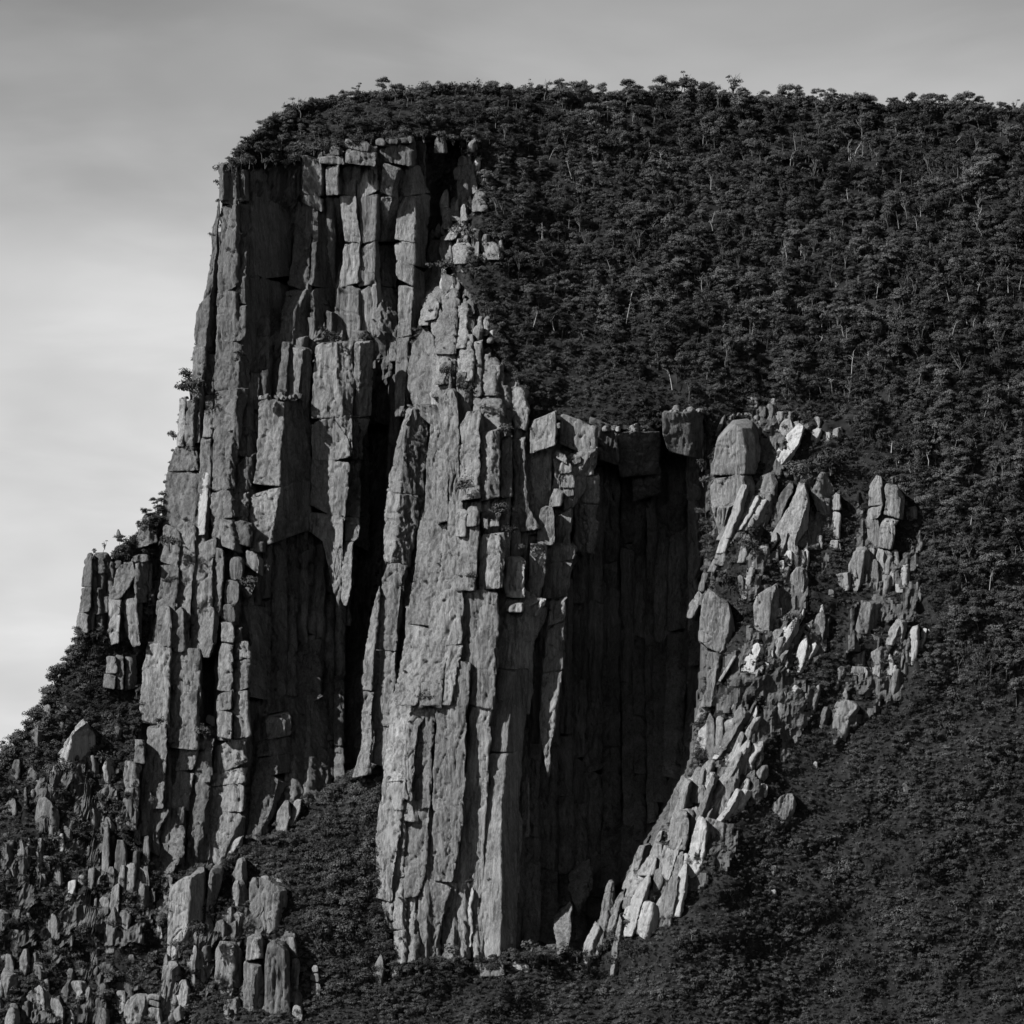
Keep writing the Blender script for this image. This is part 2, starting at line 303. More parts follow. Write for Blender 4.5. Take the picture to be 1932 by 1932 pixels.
def rock(parent, zone, rows, p=8.0, k=(.6, 1.2), cr=(), top='f', bot='f', e=1.0, back=8.0, rough=1.0, mat=None, y=None, name='rock_column', label=None, step=2.3, facets=None):
    """rows: (v, left edge, arris, right edge) from the top down; cr: joints that cut it into blocks."""
    R = np.array([(uv(zone, 0, r[0])[1], *[uv(zone, x, 0)[0] for x in r[1:]]) for r in rows]); cr = sorted(uv(zone, 0, c)[1] for c in cr)
    v0, v1 = R[0, 0], R[-1, 0]; uc = R[:, 1:].mean()
    if y == 'slope':
        gb = float(ground_y(np.array([uc]), np.array([v1]))[0]); gt = float(ground_y(np.array([uc]), np.array([v0]))[0])
        yb = gb - .8; yt = min(yb + .22 * max(gt - gb, 0), gt - 2.2); back = max(back, gt - yt + 3); yf = lambda v: yt + (yb - yt) * (v - v0) / (v1 - v0)
    elif y is None:
        tv = np.linspace(v0, v1, 5); ty = T(uc, tv); A_ = np.polyfit(tv, ty, 1) if v1 - v0 > 30 else (0, ty.mean()); pp = p if isinstance(p, tuple) else (p, p); yf = lambda v: np.polyval(A_, v) - (pp[0] + (pp[1] - pp[0]) * (v - v0) / (v1 - v0))
    else: yf = lambda v: y[0] + (y[1] - y[0]) * (v - v0) / (v1 - v0)
    cuts = [v0] + [c for c in cr if v0 + 3 < c < v1 - 3] + [v1]; first = None
    base = np.array(parent.location) if parent is not None else P(R[-1, 1:].mean(), v1, float(yf(v1)))
    spans = list(zip(cuts[:-1], cuts[1:])); main = max(range(len(spans)), key=lambda i: spans[i][1] - spans[i][0])
    order = [main] + [i for i in range(len(spans)) if i != main]
    tl_ = [0] + [random.uniform(-.16, .16) for _ in spans[1:]] + [0]
    for i in order:
        a, b = spans[i]
        if i > 0: a += .45
        if i < len(spans) - 1: b -= .45
        nn = max(4, int((b - a) / step) + 1); vs = np.linspace(a, b, nn)
        if top != 'r' or i > 0: vs = np.concatenate([[a], [a + min(1.4, (b - a) * .1)], vs[1:]])
        U = np.stack([np.interp(vs, R[:, 0], R[:, c]) for c in (1, 2, 3)], 1); U[:, 1] = np.maximum(U[:, 1], U[:, 0] + .6); U[:, 2] = np.maximum(U[:, 2], U[:, 1] + .6)
        jy = 0
        if len(spans) > 1: U = U + random.uniform(-1.0, 1.0); jy = random.uniform(-.35, .35)
        ve, q, t = prism(vs, U, yf(vs) + jy, k[0], k[1], e, back, top if i == 0 else 'f', bot if i == len(spans) - 1 else 'f', rough, facets if facets is not None else (5 if top == 'r' and i == 0 else 0), (tl_[i], tl_[i + 1]))
        me = mesh(name if first is None else 'rock_block', ve - base, q, t, [mat or M_ROCK])
        if first is None:
            first = obj(name, me, parent, None if parent is not None else tuple(base))
            if label: first['label'] = label
        else: obj('rock_block', me, first)
    return first
def inside(poly, u, v):
    poly = np.asarray(poly, float); u = np.asarray(u, float); v = np.asarray(v, float); r = np.zeros(np.broadcast(u, v).shape, bool)
    for (x1, y1), (x2, y2) in zip(poly, np.roll(poly, -1, 0)):
        c = (y1 > v) != (y2 > v)
        r ^= c & (u < (x2 - x1) * (v - y1) / ((y2 - y1) if y2 != y1 else 1e-9) + x1)
    return r
def crag(parent, poly, n, wr=(12, 34), hr=(30, 90), lean=-.3, mats=None, name='rock_slab', wh=.7):
    poly = np.array(poly, float); pts = []; k = 0
    while len(pts) < n and k < 9000:
        k += 1; u, v = random.uniform(poly[:, 0].min(), poly[:, 0].max()), random.uniform(poly[:, 1].min(), poly[:, 1].max())
        if not inside(poly, np.array([u]), np.array([v]))[0]: continue
        if any(abs(u - a) < wr[0] * .9 and abs(v - b) < hr[0] * .8 for a, b in pts): continue
        pts.append((u, v))
    for u, v in sorted(pts, key=lambda q: q[1]):
        h = random.uniform(*hr) * random.choice((.6, 1, 1, 1.25)); w = min(random.uniform(*wr), h * wh); dx = lean * h * random.uniform(.4, 1.4); a = random.uniform(.45, .85); t = random.uniform(.45, .8); m_ = random.uniform(.35, .6)
        rock(parent, 0, [(v - h * .5, u - dx * .5 - w * t * .5, u - dx * .5 + w * t * (a - .5), u - dx * .5 + w * t * .5), (v - h * .5 + h * m_, u - w * .5, u + w * (a - .5), u + w * .5), (v + h * .5, u + dx * .5 - w * .45, u + dx * .5 + w * (a - .55), u + dx * .5 + w * .4)],
             y='slope', k=(random.uniform(.5, 1.1), random.uniform(.7, 1.3)), top=random.choice('bbtf'), mat=random.choice(mats or (M_ROCK2, M_ROCK2, M_PALE)), facets=6, rough=.7, step=2.0, back=w * S * .7, name=name)
def fill(parent, poly, wmin=15, wmax=32, seg=(120, 300), p=(2, 5.5), mat=None, k=None, skip=None):
    poly = np.array(poly, float); u = poly[:, 0].min() + 3
    while u < poly[:, 0].max() - 4:
        w = random.uniform(wmin, wmax); vv = np.arange(poly[:, 1].min(), poly[:, 1].max(), 3.0); ins = vv[inside(poly, np.full(len(vv), u + w / 2), vv)]
        for sk in skip or (): ins = ins[~inside(sk, np.full(len(ins), u + w / 2), ins)]
        cutp = np.nonzero(np.diff(ins) > 4)[0]
        if len(ins) > 6:
          for piece in np.split(ins, cutp + 1):
            if len(piece) < 5: continue
            a, end = piece.min(), piece.max()
            while a < end - 12:
                b = min(end, a + random.uniform(*seg)); b = end if end - b < 50 else b
                dx = random.uniform(-3, 3); ar = random.uniform(.45, .85); sl_ = random.uniform(-.03, .01) * (b - a)
                rock(parent, 0, [(a, u + dx, u + dx + w * ar, u + dx + w), (b + 12, u + dx + sl_, u + dx + sl_ + w * ar, u + dx + sl_ + w)], p=random.uniform(*p),
                     k=k or (random.uniform(.35, .9), random.uniform(.7, 1.5)), mat=mat, top=random.choice('ffb'), step=3.2,
                     cr=[random.uniform(a, b)] if b - a > 90 and random.random() < .3 else ())
                a = b
        u += w * random.uniform(.8, 1.0)

# ------------------------------------------------------------------ the mountain side
VS = np.array([(-260, 1660), (-80, 1500), (0, 1432), (75, 1330), (120, 1245), (150, 1212), (172, 1075), (235, 1030), (295, 975), (318, 900), (335, 800), (352, 740), (376, 650), (400, 520), (414, 360), (430, 328), (450, 295),
  (510, 232), (570, 205), (640, 194), (740, 182), (840, 170), (930, 172), (1000, 174), (1100, 184), (1180, 188), (1300, 182), (1400, 191), (1560, 196), (1640, 208), (1700, 203), (1780, 207), (1860, 210), (1932, 218), (2200, 240)], float)
def vsky(u): return np.interp(u, VS[:, 0], VS[:, 1])
def ground_y(u, v):
    y = T(u, v); q = np.stack([np.asarray(u) / 60., np.asarray(v) / 45., 0 * np.asarray(u) + 3], -1)
    return y + 5.0 * (vnoise(q) - .5) + 2.5 * (vnoise(q * 2.7) - .5)
PA = [(414, 335), (470, 318), (560, 305), (575, 285), (690, 268), (790, 262), (880, 268), (850, 340), (835, 440), (805, 470), (790, 560), (770, 780), (745, 880), (700, 1150), (680, 1460), (600, 1510), (520, 1560), (430, 1630), (350, 1660), (290, 1650), (238, 1560), (268, 1300), (303, 1000), (323, 850), (348, 750), (376, 640), (403, 440)]
PB = [(860, 300), (905, 290), (885, 420), (945, 460), (850, 500), (900, 570), (920, 640), (950, 700), (1000, 790), (1110, 800), (1125, 850), (1085, 1070), (1060, 1140), (1030, 1500), (985, 1780), (940, 1805), (800, 1810), (745, 1825), (708, 1700), (720, 1450), (680, 1450), (690, 1250), (740, 880), (800, 600), (805, 470), (835, 440), (850, 340)]
PN = [(1110, 805), (1240, 815), (1250, 780), (1330, 780), (1340, 950), (1330, 1280), (1310, 1470), (1180, 1690), (1120, 1790), (945, 1800), (985, 1180), (1090, 1050), (1125, 850)]
PF = [(150, 1048), (210, 1045), (215, 1060), (300, 1050), (290, 1100), (262, 1205), (205, 1215), (145, 1190)]

PG1 = [(792, 272), (884, 266), (866, 300), (848, 350), (833, 440), (806, 468), (794, 560), (778, 690), (760, 770), (752, 760), (768, 640), (780, 500), (790, 380)]
PG3 = [(378, 1238), (409, 1216), (409, 1360), (380, 1376)]
PG2 = [(688, 790), (748, 790), (738, 880), (724, 1050), (706, 1230), (688, 1390), (676, 1450), (645, 1450), (655, 1200), (683, 1000)]
PRC = [[(1335, 780), (1440, 765), (1530, 800), (1470, 900), (1400, 1010), (1345, 1060)], [(1400, 900), (1590, 880), (1570, 1050), (1500, 1190), (1400, 1310), (1410, 1100)], [(1370, 1230), (1570, 1160), (1545, 1330), (1440, 1510), (1345, 1570), (1330, 1450)],
       [(1620, 890), (1725, 900), (1745, 1060), (1700, 1320), (1630, 1360), (1570, 1410), (1600, 1200)], [(1335, 1500), (1440, 1480), (1370, 1650), (1240, 1720), (1130, 1800), (1180, 1690)],
       [(0, 1600), (90, 1440), (210, 1390), (250, 1560), (290, 1670), (340, 1932), (0, 1932)], [(300, 1620), (430, 1640), (560, 1730), (560, 1900), (300, 1932)]]
def rocky(u, v):
    r_ = np.zeros(np.broadcast(u, v).shape, bool)
    for q_ in PRC: r_ |= inside(q_, u, v)
    n_ = vnoise(np.stack([np.asarray(u) / 26, np.asarray(v) / 34, 0 * np.asarray(u) + 41], -1)) * .7 + vnoise(np.stack([np.asarray(u) / 9, np.asarray(v) / 13, 0 * np.asarray(u) + 4], -1)) * .3
    return r_ & (n_ > np.where(np.asarray(u) < 700, .54, .46))
PNI = [(1110, 830), (1240, 835), (1250, 800), (1322, 800), (1332, 950), (1320, 1270), (1298, 1450), (1160, 1680), (1105, 1775), (950, 1790), (990, 1190), (1090, 1060), (1115, 860)]
def terrain():
    us = np.arange(-240, 2180, 4.0); nt_ = 470; tt = np.linspace(0, 1, nt_)
    top = vsky(np.where(us < 420, us - 10, us)); U, TT = np.meshgrid(us, tt, indexing='ij')
    V = 2190 + (top[:, None] - 2190) * TT; Y = ground_y(U, V)
    RP = [PA, PB, PN, PF, [(640, 1200), (730, 1200), (715, 1440), (640, 1500)], [(1300, 900), (1350, 930), (1345, 1480), (1180, 1790), (1080, 1800)]]
    rk = np.zeros(U.shape, bool)
    for q_ in RP: rk |= inside(q_, U, V)
    w_ = P(U, V, Y); st = steps(vnoise(w_ / np.array([3.5, 7., 14.]) + 3.3), 4, .1) + .5 * steps(vnoise(w_ / np.array([1.6, 3., 6.]) + 9.3), 3, .1) + .35 * (vnoise(w_ / np.array([.9, 2., 2.2]) + 19.3) - .5)
    Y = np.where(rk, Y + 2.5 + (st - .75) * 5.5, Y) + 17 * inside(PNI, U, V) + 14 * (inside(PG1, U, V) | inside(PG2, U, V) | inside(PG3, U, V))
    rc = rocky(U, V); rk |= rc; Y = np.where(rc, Y - 1.2 + (st - .75) * 4.5, Y)
    p = P(U, V, Y)
    back = []
    for dy, dz in ((8, 1.0), (30, -1), (90, -8), (260, -40), (700, -160), (1500, -420)):
        b = p[:, -1].copy(); b[:, 1] += dy; b[:, 2] += dz; b[:, 2] = np.maximum(b[:, 2], -20); b[:, 0] += 3.0 * (vnoise(b / np.array([9., 9, 16]) + dy) - .5); back.append(b[:, None])
    p = np.concatenate([p] + back, 1); n = p.shape[1]; m = len(us)
    i, j = np.meshgrid(np.arange(m - 1), np.arange(n - 1), indexing='ij'); a = i * n + j
    o = obj('hillside', mesh('hillside', p, np.stack([a, a + n, a + n + 1, a + 1], -1).reshape(-1, 4), None, [M_GROUND, M_ROCK], np.concatenate([rk[:-1, :-1] & rk[1:, 1:], np.repeat((us[:-1] < 430)[:, None] & (us[:-1] > 300)[:, None], 6, 1)], 1).astype(int).ravel()))
    for f in (o,): setkind(f, 'structure', 'steep dark mountainside under the forest and scrub'); 
    mi = np.zeros(len(o.data.polygons), np.int32); o.data.polygons.foreach_get('material_index', mi); o.data.polygons.foreach_set('use_smooth', mi == 0)
    g = 30000
    s = obj('sea', mesh('sea', [(-g, -g, 0), (g, -g, 0), (g, g, 0), (-g, g, 0)], [[0, 1, 2, 3]], None, [M_SEA])); setkind(s, 'structure', 'dark sea at the foot of the mountain')
terrain()

# --- the tall north buttress
def rubble(par, zone, x0, x1, y, n, p):
    for _ in range(n):
        x = random.uniform(x0, x1); w_ = random.uniform(14, 52); h_ = w_ * random.uniform(.35, .8); y1 = y + random.uniform(-2, 9); d_ = random.uniform(-8, 8)
        rock(par, zone, [(y1 - h_, x - w_ * .35 + d_, x + d_, x + w_ * .35 + d_), (y1 - h_ * .4, x - w_ * .5, x + w_ * random.uniform(-.1, .3), x + w_ * .5), (y1 + 4, x - w_ * .45, x + w_ * .1, x + w_ * .45)], p=p + random.uniform(-1.5, 3), top='b', facets=7, rough=.4, back=2.5, step=1.6, mat=M_ROCK2, name='loose_block')
A = thing('cliff_buttress', 'tallest grey cliff buttress of stacked upright columns, rising to the scrubby summit corner', 'cliff', tuple(P(430, 1650, 30.0)))
fill(A, [(430, 345), (470, 330), (560, 310), (690, 275), (790, 268), (830, 268), (800, 470), (770, 780), (700, 1150), (690, 1430), (520, 1540), (430, 1600), (350, 1630), (300, 1610), (262, 1500), (290, 1300), (325, 1000), (345, 850), (370, 750), (400, 640), (418, 440)], p=(0, 3), skip=[[(470, 320), (575, 320), (570, 520), (548, 690), (480, 700), (478, 520)], PG1, PG2, PG3])
def foot(par, zone, rows, p=8.0, **k):
    # columns of the cliff foot share one face that meets the slope at their base
    if (zone == 5 and par.name.startswith('cliff_buttress') and rows[-1][0] >= 700) or (zone == 6 and 'y' not in k):
        pf = (lambda z: np.interp(z, [-60, 1080], [14.5, 1.0])) if zone == 5 else (lambda z: np.interp(z, [-60, 1640], [15.5, 1.0]))
        off = (p - 14) * .35; p = (float(pf(rows[0][0])) + off, float(pf(rows[-1][0])) + off)
        if (zone == 5) or rows[-1][0] >= 1400: l = rows[-1]; rows = rows[:-1] + [l, (l[0] + 30, l[1] - 3, l[2], l[3] + 3)]; p = (p[0], p[1] - .4)
    return rock(par, zone, rows, p=p, **k)
r = lambda *a, **k: foot(A, *a, **k)
# summit corner and the strip below it
r(1, [(845, 236, 241, 246), (1040, 197, 228, 240), (1230, 186, 212, 236), (1400, 150, 183, 220), (1475, 108, 178, 215), (1600, 105, 168, 215), (1700, 115, 158, 210), (1900, 124, 132, 200)], p=5, k=(.5, 1.6), top='t', rough=.7, back=5)
r(1, [(655, 232, 258, 300), (860, 238, 262, 300)], p=4, top='b')
r(1, [(690, 243, 328, 345), (1000, 243, 330, 352), (1500, 224, 330, 345), (1900, 203, 325, 338)], p=8, k=(.35, 1.2), cr=(880, 1355))
r(1, [(690, 335, 382, 400), (860, 335, 380, 400)], p=4)
r(1, [(872, 300, 368, 398), (960, 293, 388, 412), (1250, 297, 392, 408), (1500, 285, 385, 400), (1650, 222, 360, 372), (1910, 212, 340, 400)], p=10, k=(.4, 1.2), top='r', cr=(1430, 1640))
r(1, [(680, 385, 438, 650), (860, 376, 426, 650), (1200, 390, 408, 640), (1500, 350, 372, 600), (1900, 330, 348, 480)], p=8.5, k=(.5, 1.6), cr=(1290,), rough=.6)
r(1, [(1495, 438, 492, 508), (1610, 430, 510, 530), (1900, 413, 502, 525), (2100, 405, 500, 520)], p=3, top='r', cr=(1605,))
# twin pillars in front of the pale wall
r(1, [(860, 655, 742, 756), (900, 646, 745, 762), (1200, 640, 732, 748), (1340, 602, 722, 742), (1480, 582, 655, 736), (1640, 575, 642, 738), (1700, 570, 630, 720)], p=7.5, k=(.35, 1.4), cr=(1345,), top='b')
r(1, [(838, 752, 776, 890), (900, 752, 780, 925), (1090, 750, 776, 930), (1340, 735, 750, 885), (1600, 738, 766, 862)], p=8, k=(.5, 1.3), cr=(1090, 1340), top='b', rough=.7)
# pale wall, block upon block
W2 = dict(mat=M_ROCK2, k=(.42, 1.2), rough=.75)
r(1, [(625, 692, 800, 812), (900, 695, 800, 812)], p=6, cr=(830,), **W2)
r(1, [(668, 822, 890, 894), (830, 825, 890, 894)], p=7, **W2)
r(1, [(615, 780, 910, 922), (660, 785, 915, 925)], p=8, mat=M_ROCK, k=(.2, 1.2))
r(1, [(545, 930, 1090, 1102), (663, 930, 1095, 1105)], p=7.5, cr=(590,), k=(.15, 1.2), mat=M_ROCK)
r(1, [(515, 1155, 1288, 1310), (660, 1150, 1292, 1310)], p=7.5, k=(.18, 1.0), mat=M_ROCK, cr=(548,))
r(1, [(668, 893, 985, 990), (830, 893, 985, 990), (1090, 925, 1008, 1016), (1320, 892, 1002, 1020), (1600, 872, 1010, 1030), (1660, 870, 1010, 1030)], p=7, cr=(830, 1090, 1325), **W2)
r(1, [(668, 990, 1092, 1120), (830, 990, 1104, 1130), (1090, 1008, 1092, 1110), (1320, 1000, 1100, 1130), (1600, 1020, 1104, 1130), (1660, 1020, 1104, 1130)], p=7.4, cr=(830, 1090, 1325), **W2)
r(1, [(668, 1142, 1228, 1240), (830, 1120, 1182, 1215), (1085, 1095, 1142, 1220)], p=6.5, cr=(830,), **W2)
r(1, [(1080, 1085, 1146, 1225), (1330, 1080, 1135, 1215), (1620, 1090, 1112, 1215)], p=9, k=(.5, 1.0), cr=(1330,), mat=M_ROCK2)
r(1, [(668, 1235, 1296, 1340), (830, 1226, 1314, 1400), (1090, 1195, 1306, 1380), (1325, 1222, 1302, 1370), (1600, 1220, 1286, 1330), (1640, 1208, 1272, 1310), (1910, 1203, 1262, 1290), (2045, 1207, 1248, 1262)], p=9, k=(.5, 1.3), cr=(830, 1090, 1212, 1325, 1605), mat=M_ROCK2, rough=.75)
for a in ((540, 1000, 1060, 1070, 590), (520, 1100, 1145, 1152, 560), (515, 1170, 1210, 1220, 550), (555, 850, 900, 915, 612), (505, 1420, 1470, 1485, 600)):
    r(1, [(a[0], a[1], a[2], a[3]), (a[4], a[1] - 4, a[2], a[3] + 4)], p=9, top='r', name='loose_block')
# middle tier
r(1, [(1665, 622, 702, 745), (1720, 614, 694, 745), (1910, 600, 668, 730), (1990, 590, 660, 730)], p=13, k=(.7, 1.3), top='f', mat=M_ROCK2)
r(1, [(1635, 585, 622, 640), (1900, 552, 600, 615), (2000, 540, 590, 610)], p=10)
r(2, [(-52, 1010, 1125, 1222), (209, 990, 1120, 1215), (360, 985, 1100, 1215), (480, 990, 1190, 1212), (600, 990, 1190, 1205), (890, 978, 1164, 1172), (985, 974, 1160, 1168), (1040, 1055, 1158, 1165), (1200, 1088, 1150, 1157), (1330, 1112, 1145, 1152), (1395, 1132, 1148, 1151)], p=25, k=(.45, .35), cr=(365, 595, 890), mat=M_ROCK2, bot='t')  # tapering lower end follows a shadow edge on the wall, shaped as rock
r(2, [(-55, 1222, 1255, 1325), (100, 1215, 1250, 1325), (209, 1213, 1240, 1320), (360, 1200, 1246, 1310), (480, 1208, 1242, 1262), (592, 1203, 1255, 1262)], p=26.5, k=(.7, .8), cr=(360,), mat=M_ROCK2)
r(2, [(590, 1198, 1246, 1258), (700, 1178, 1238, 1247), (900, 1170, 1246, 1252), (1025, 1168, 1235, 1242), (1045, 1163, 1212, 1218), (1200, 1153, 1205, 1210), (1392, 1148, 1186, 1192)], p=26, cr=(905, 1040), mat=M_ROCK2, bot='t')  # this taper too gives the shadow edge a rock outline
# the big square topped pillar
r(2, [(262, 695, 838, 982), (340, 695, 832, 985), (600, 690, 818, 985), (740, 665, 812, 985), (830, 640, 800, 982), (1045, 652, 758, 975)], p=20, k=(.4, 1.7), cr=(740,), mat=M_ROCK2, label='broad pillar with a square, rubble strewn top')
rubble(A, 2, 705, 980, 252, 16, 17)
# strips on the outer edge
r(2, [(255, 258, 292, 300), (520, 246, 280, 290)], p=7, mat=M_ROCK2); r(2, [(265, 292, 345, 362), (520, 285, 330, 348)], p=8)
r(2, [(520, 240, 328, 355), (650, 190, 345, 365), (850, 168, 350, 365), (1100, 164, 345, 360)], p=8, cr=(655,), k=(.5, .8))
r(2, [(-30, 335, 392, 405), (250, 330, 380, 398), (500, 325, 365, 385)], p=6)
r(2, [(270, 405, 442, 452), (480, 385, 432, 446), (700, 368, 428, 440), (1000, 362, 402, 430), (1060, 365, 402, 420)], p=8.5, cr=(470,), k=(.5, 1.2))
r(2, [(655, 372, 418, 424), (800, 366, 412, 418), (1005, 363, 398, 402)], p=10, mat=M_PALE, k=(1.0, 1.0), rough=.5, name='rock_slab', label='fresh white scar of bare rock')
r(2, [(209, 455, 572, 640), (400, 445, 560, 602), (600, 440, 532, 570), (780, 440, 525, 556), (1080, 428, 467, 505)], p=10, k=(.5, 1.0), cr=(760,))
r(2, [(420, 568, 642, 690), (600, 560, 640, 690), (770, 560, 630, 650), (930, 555, 620, 640)], p=8, k=(.15, .9), cr=(580, 770))
r(2, [(768, 488, 550, 558), (910, 480, 550, 605), (1085, 500, 560, 610)], p=12, cr=(912,))
r(2, [(930, 560, 640, 660), (1060, 560, 640, 655)], p=12, k=(.3, .8))
r(2, [(1040, 650, 708, 742), (1100, 640, 708, 742)], p=14, top='r'); r(2, [(1100, 628, 690, 722), (1200, 622, 688, 720)], p=15, top='b', mat=M_ROCK2)
for a in ((1125, 530, 600, 612, 1250), (1245, 500, 585, 592, 1385), (1385, 490, 560, 572, 1485), (1290, 605, 650, 660, 1350)):
    r(2, [(a[0], a[1], a[2], a[3]), (a[4], a[1] - 3, a[2], a[3])], p=14, top='r', bot='r')
# lower lit face
r(2, [(960, 170, 252, 262), (1200, 158, 250, 258), (1400, 135, 240, 250), (1620, 110, 225, 235)], p=9, k=(.5, .8), cr=(1170,))
r(2, [(940, 250, 345, 352), (1170, 252, 340, 348), (1500, 222, 312, 320), (1700, 215, 300, 310)], p=9.5, k=(.4, .8))
r(2, [(1040, 350, 460, 470), (1200, 340, 436, 446), (1500, 320, 440, 450), (1690, 310, 372, 378), (1940, 300, 362, 370)], p=10, k=(.42, .9))
r(2, [(1075, 440, 500, 510), (1250, 440, 500, 508), (1450, 435, 470, 490)], p=10.5)
r(2, [(1395, 145, 215, 222), (1620, 140, 212, 220)], p=12, top='r', mat=M_ROCK2); r(2, [(1400, 218, 282, 300), (1650, 214, 280, 296)], p=11.5, top='r')
r(2, [(1600, 85, 212, 222), (1780, 60, 200, 212), (2050, 40, 195, 208)], p=12, k=(.5, .8), mat=M_ROCK2)
r(2, [(1630, 215, 362, 376), (1940, 205, 360, 372), (2180, 200, 355, 372)], p=12, k=(.35, .9), mat=M_ROCK2)
r(2, [(1400, 372, 450, 490), (1500, 372, 445, 480), (1680, 380, 428, 440)], p=13, top='r')
r(2, [(1480, 488, 552, 560), (1600, 483, 552, 560), (1940, 470, 548, 556), (2120, 470, 545, 552)], p=14, k=(.4, 1.0), cr=(1595, 1865, 1970), mat=M_ROCK2)
r(2, [(1500, 562, 600, 612), (1690, 560, 600, 612)], p=13, top='r')
r(2, [(1590, 600, 645, 655), (1690, 565, 642, 655), (1940, 556, 632, 645), (2120, 555, 640, 650)], p=14, k=(.3, 1.2), cr=(1680, 1860), mat=M_ROCK2)
r(2, [(1390, 610, 655, 752), (1500, 630, 652, 748), (1580, 640, 650, 745), (1900, 640, 650, 740)], p=10, k=(.8, .9))
r(2, [(1095, 905, 965, 990), (1190, 915, 960, 985)], p=9, k=(.6, .9), top='b', bot='t')
r(2, [(1600, 870, 1030, 1045), (1940, 860, 1030, 1050)], p=6, k=(.1, .8))
# foot of the buttress
r(5, [(-10, 790, 922, 930), (180, 770, 918, 925), (285, 760, 918, 925)], p=12, k=(.45, .8), mat=M_ROCK2)
r(5, [(-10, 932, 1088, 1098), (270, 928, 1086, 1098), (400, 985, 1082, 1090), (600, 960, 1050, 1060), (720, 890, 1032, 1042)], p=12.5, k=(.35, .9), cr=(352, 540), mat=M_ROCK2)
r(5, [(283, 818, 912, 920), (330, 806, 912, 920), (550, 785, 904, 912), (720, 760, 890, 900)], p=16, k=(.5, .8), mat=M_ROCK2)
r(5, [(490, 690, 738, 790), (600, 686, 755, 765), (840, 675, 738, 750)], p=14, k=(.4, .8)); r(5, [(370, 740, 785, 800), (500, 735, 785, 795)], p=12)
r(5, [(358, 1060, 1165, 1178), (430, 1060, 1165, 1172), (600, 1070, 1152, 1165), (820, 1055, 1112, 1152), (1075, 1008, 1070, 1080)], p=18, k=(.4, 1.2), cr=(430, 610))
r(5, [(205, 1198, 1352, 1368), (380, 1180, 1340, 1350), (540, 1166, 1336, 1350), (770, 1160, 1338, 1350), (880, 1130, 1290, 1345), (1060, 1110, 1210, 1225)], p=18, k=(.4, 1.1), cr=(380, 535, 620, 770), mat=M_ROCK2)
r(5, [(228, 1458, 1545, 1605), (300, 1462, 1548, 1600), (360, 1466, 1540, 1595)], p=13, top='b', k=(.5, .9), mat=M_ROCK2)
r(5, [(362, 1410, 1530, 1602), (560, 1405, 1525, 1592), (580, 1385, 1525, 1592), (750, 1370, 1492, 1525), (890, 1358, 1420, 1452)], p=15, k=(.4, 1.2), cr=(458, 568))
r(5, [(130, 1560, 1625, 1700), (260, 1565, 1625, 1700), (760, 1560, 1620, 1700)], p=8, k=(.4, 1.)); r(5, [(135, 1660, 1700, 1800), (700, 1650, 1700, 1800)], p=7, k=(.4, 1.))
r(5, [(820, 930, 1018, 1026), (880, 850, 1012, 1020), (1000, 826, 1002, 1010), (1110, 830, 940, 950), (1340, 835, 920, 930)], p=17, top='r', cr=(1112,), mat=M_ROCK2, k=(.5, .8))
r(5, [(742, 870, 935, 942), (870, 800, 860, 870)], p=14, top='b'); r(5, [(742, 945, 1008, 1014), (810, 945, 1008, 1012)], p=15, k=(.05, .8))

# --- narrow leaning pillar in front of the gully
G = thing('rock_pillar', 'narrow leaning blade of pale rock standing between the two black gullies', 'rock pillar', tuple(P(690, 1460, 40.0)))
g = lambda *a, **k: rock(G, *a, **k)
g(2, [(310, 1512, 1542, 1625), (400, 1482, 1502, 1630), (450, 1470, 1500, 1630), (600, 1425, 1482, 1612), (780, 1400, 1470, 1600), (1000, 1390, 1452, 1562), (1165, 1384, 1420, 1532)], y=(92, 72), k=(.9, .62), cr=(780,), mat=M_ROCK2)
g(2, [(1165, 1398, 1500, 1512), (1250, 1370, 1480, 1502), (1450, 1345, 1452, 1482), (1640, 1322, 1446, 1454), (1940, 1290, 1430, 1442), (2110, 1330, 1408, 1420), (2270, 1315, 1395, 1410)], y=(70, 46), k=(.5, 1.2), cr=(1640, 2058), mat=M_ROCK2)
g(2, [(1290, 1355, 1362, 1368), (1440, 1320, 1348, 1358), (1700, 1270, 1322, 1335), (1940, 1265, 1312, 1325), (2180, 1250, 1310, 1322), (2330, 1210, 1290, 1310)], y=(68, 42), k=(.7, 1.2), top='t', cr=(1860,), mat=M_ROCK2)

# --- the middle buttress
B = thing('cliff_buttress', 'sunlit central cliff buttress whose sharp edge drops into the black notch', 'cliff', tuple(P(850, 1810, 8.0)))
fill(B, [(870, 310), (890, 310), (870, 430), (880, 470), (840, 500), (880, 570), (900, 640), (940, 700), (985, 790), (1080, 800), (1090, 850), (1050, 1070), (1030, 1140), (1000, 1500), (960, 1760), (940, 1795), (800, 1800), (750, 1810), (722, 1700), (735, 1450), (720, 1300), (770, 880), (815, 600), (825, 470), (850, 440)], p=(3, 5), mat=M_ROCK2, k=(.5, .8), skip=[PG1, PG2])
b = lambda *a, **k: foot(B, *a, **{**dict(mat=M_ROCK2), **k})
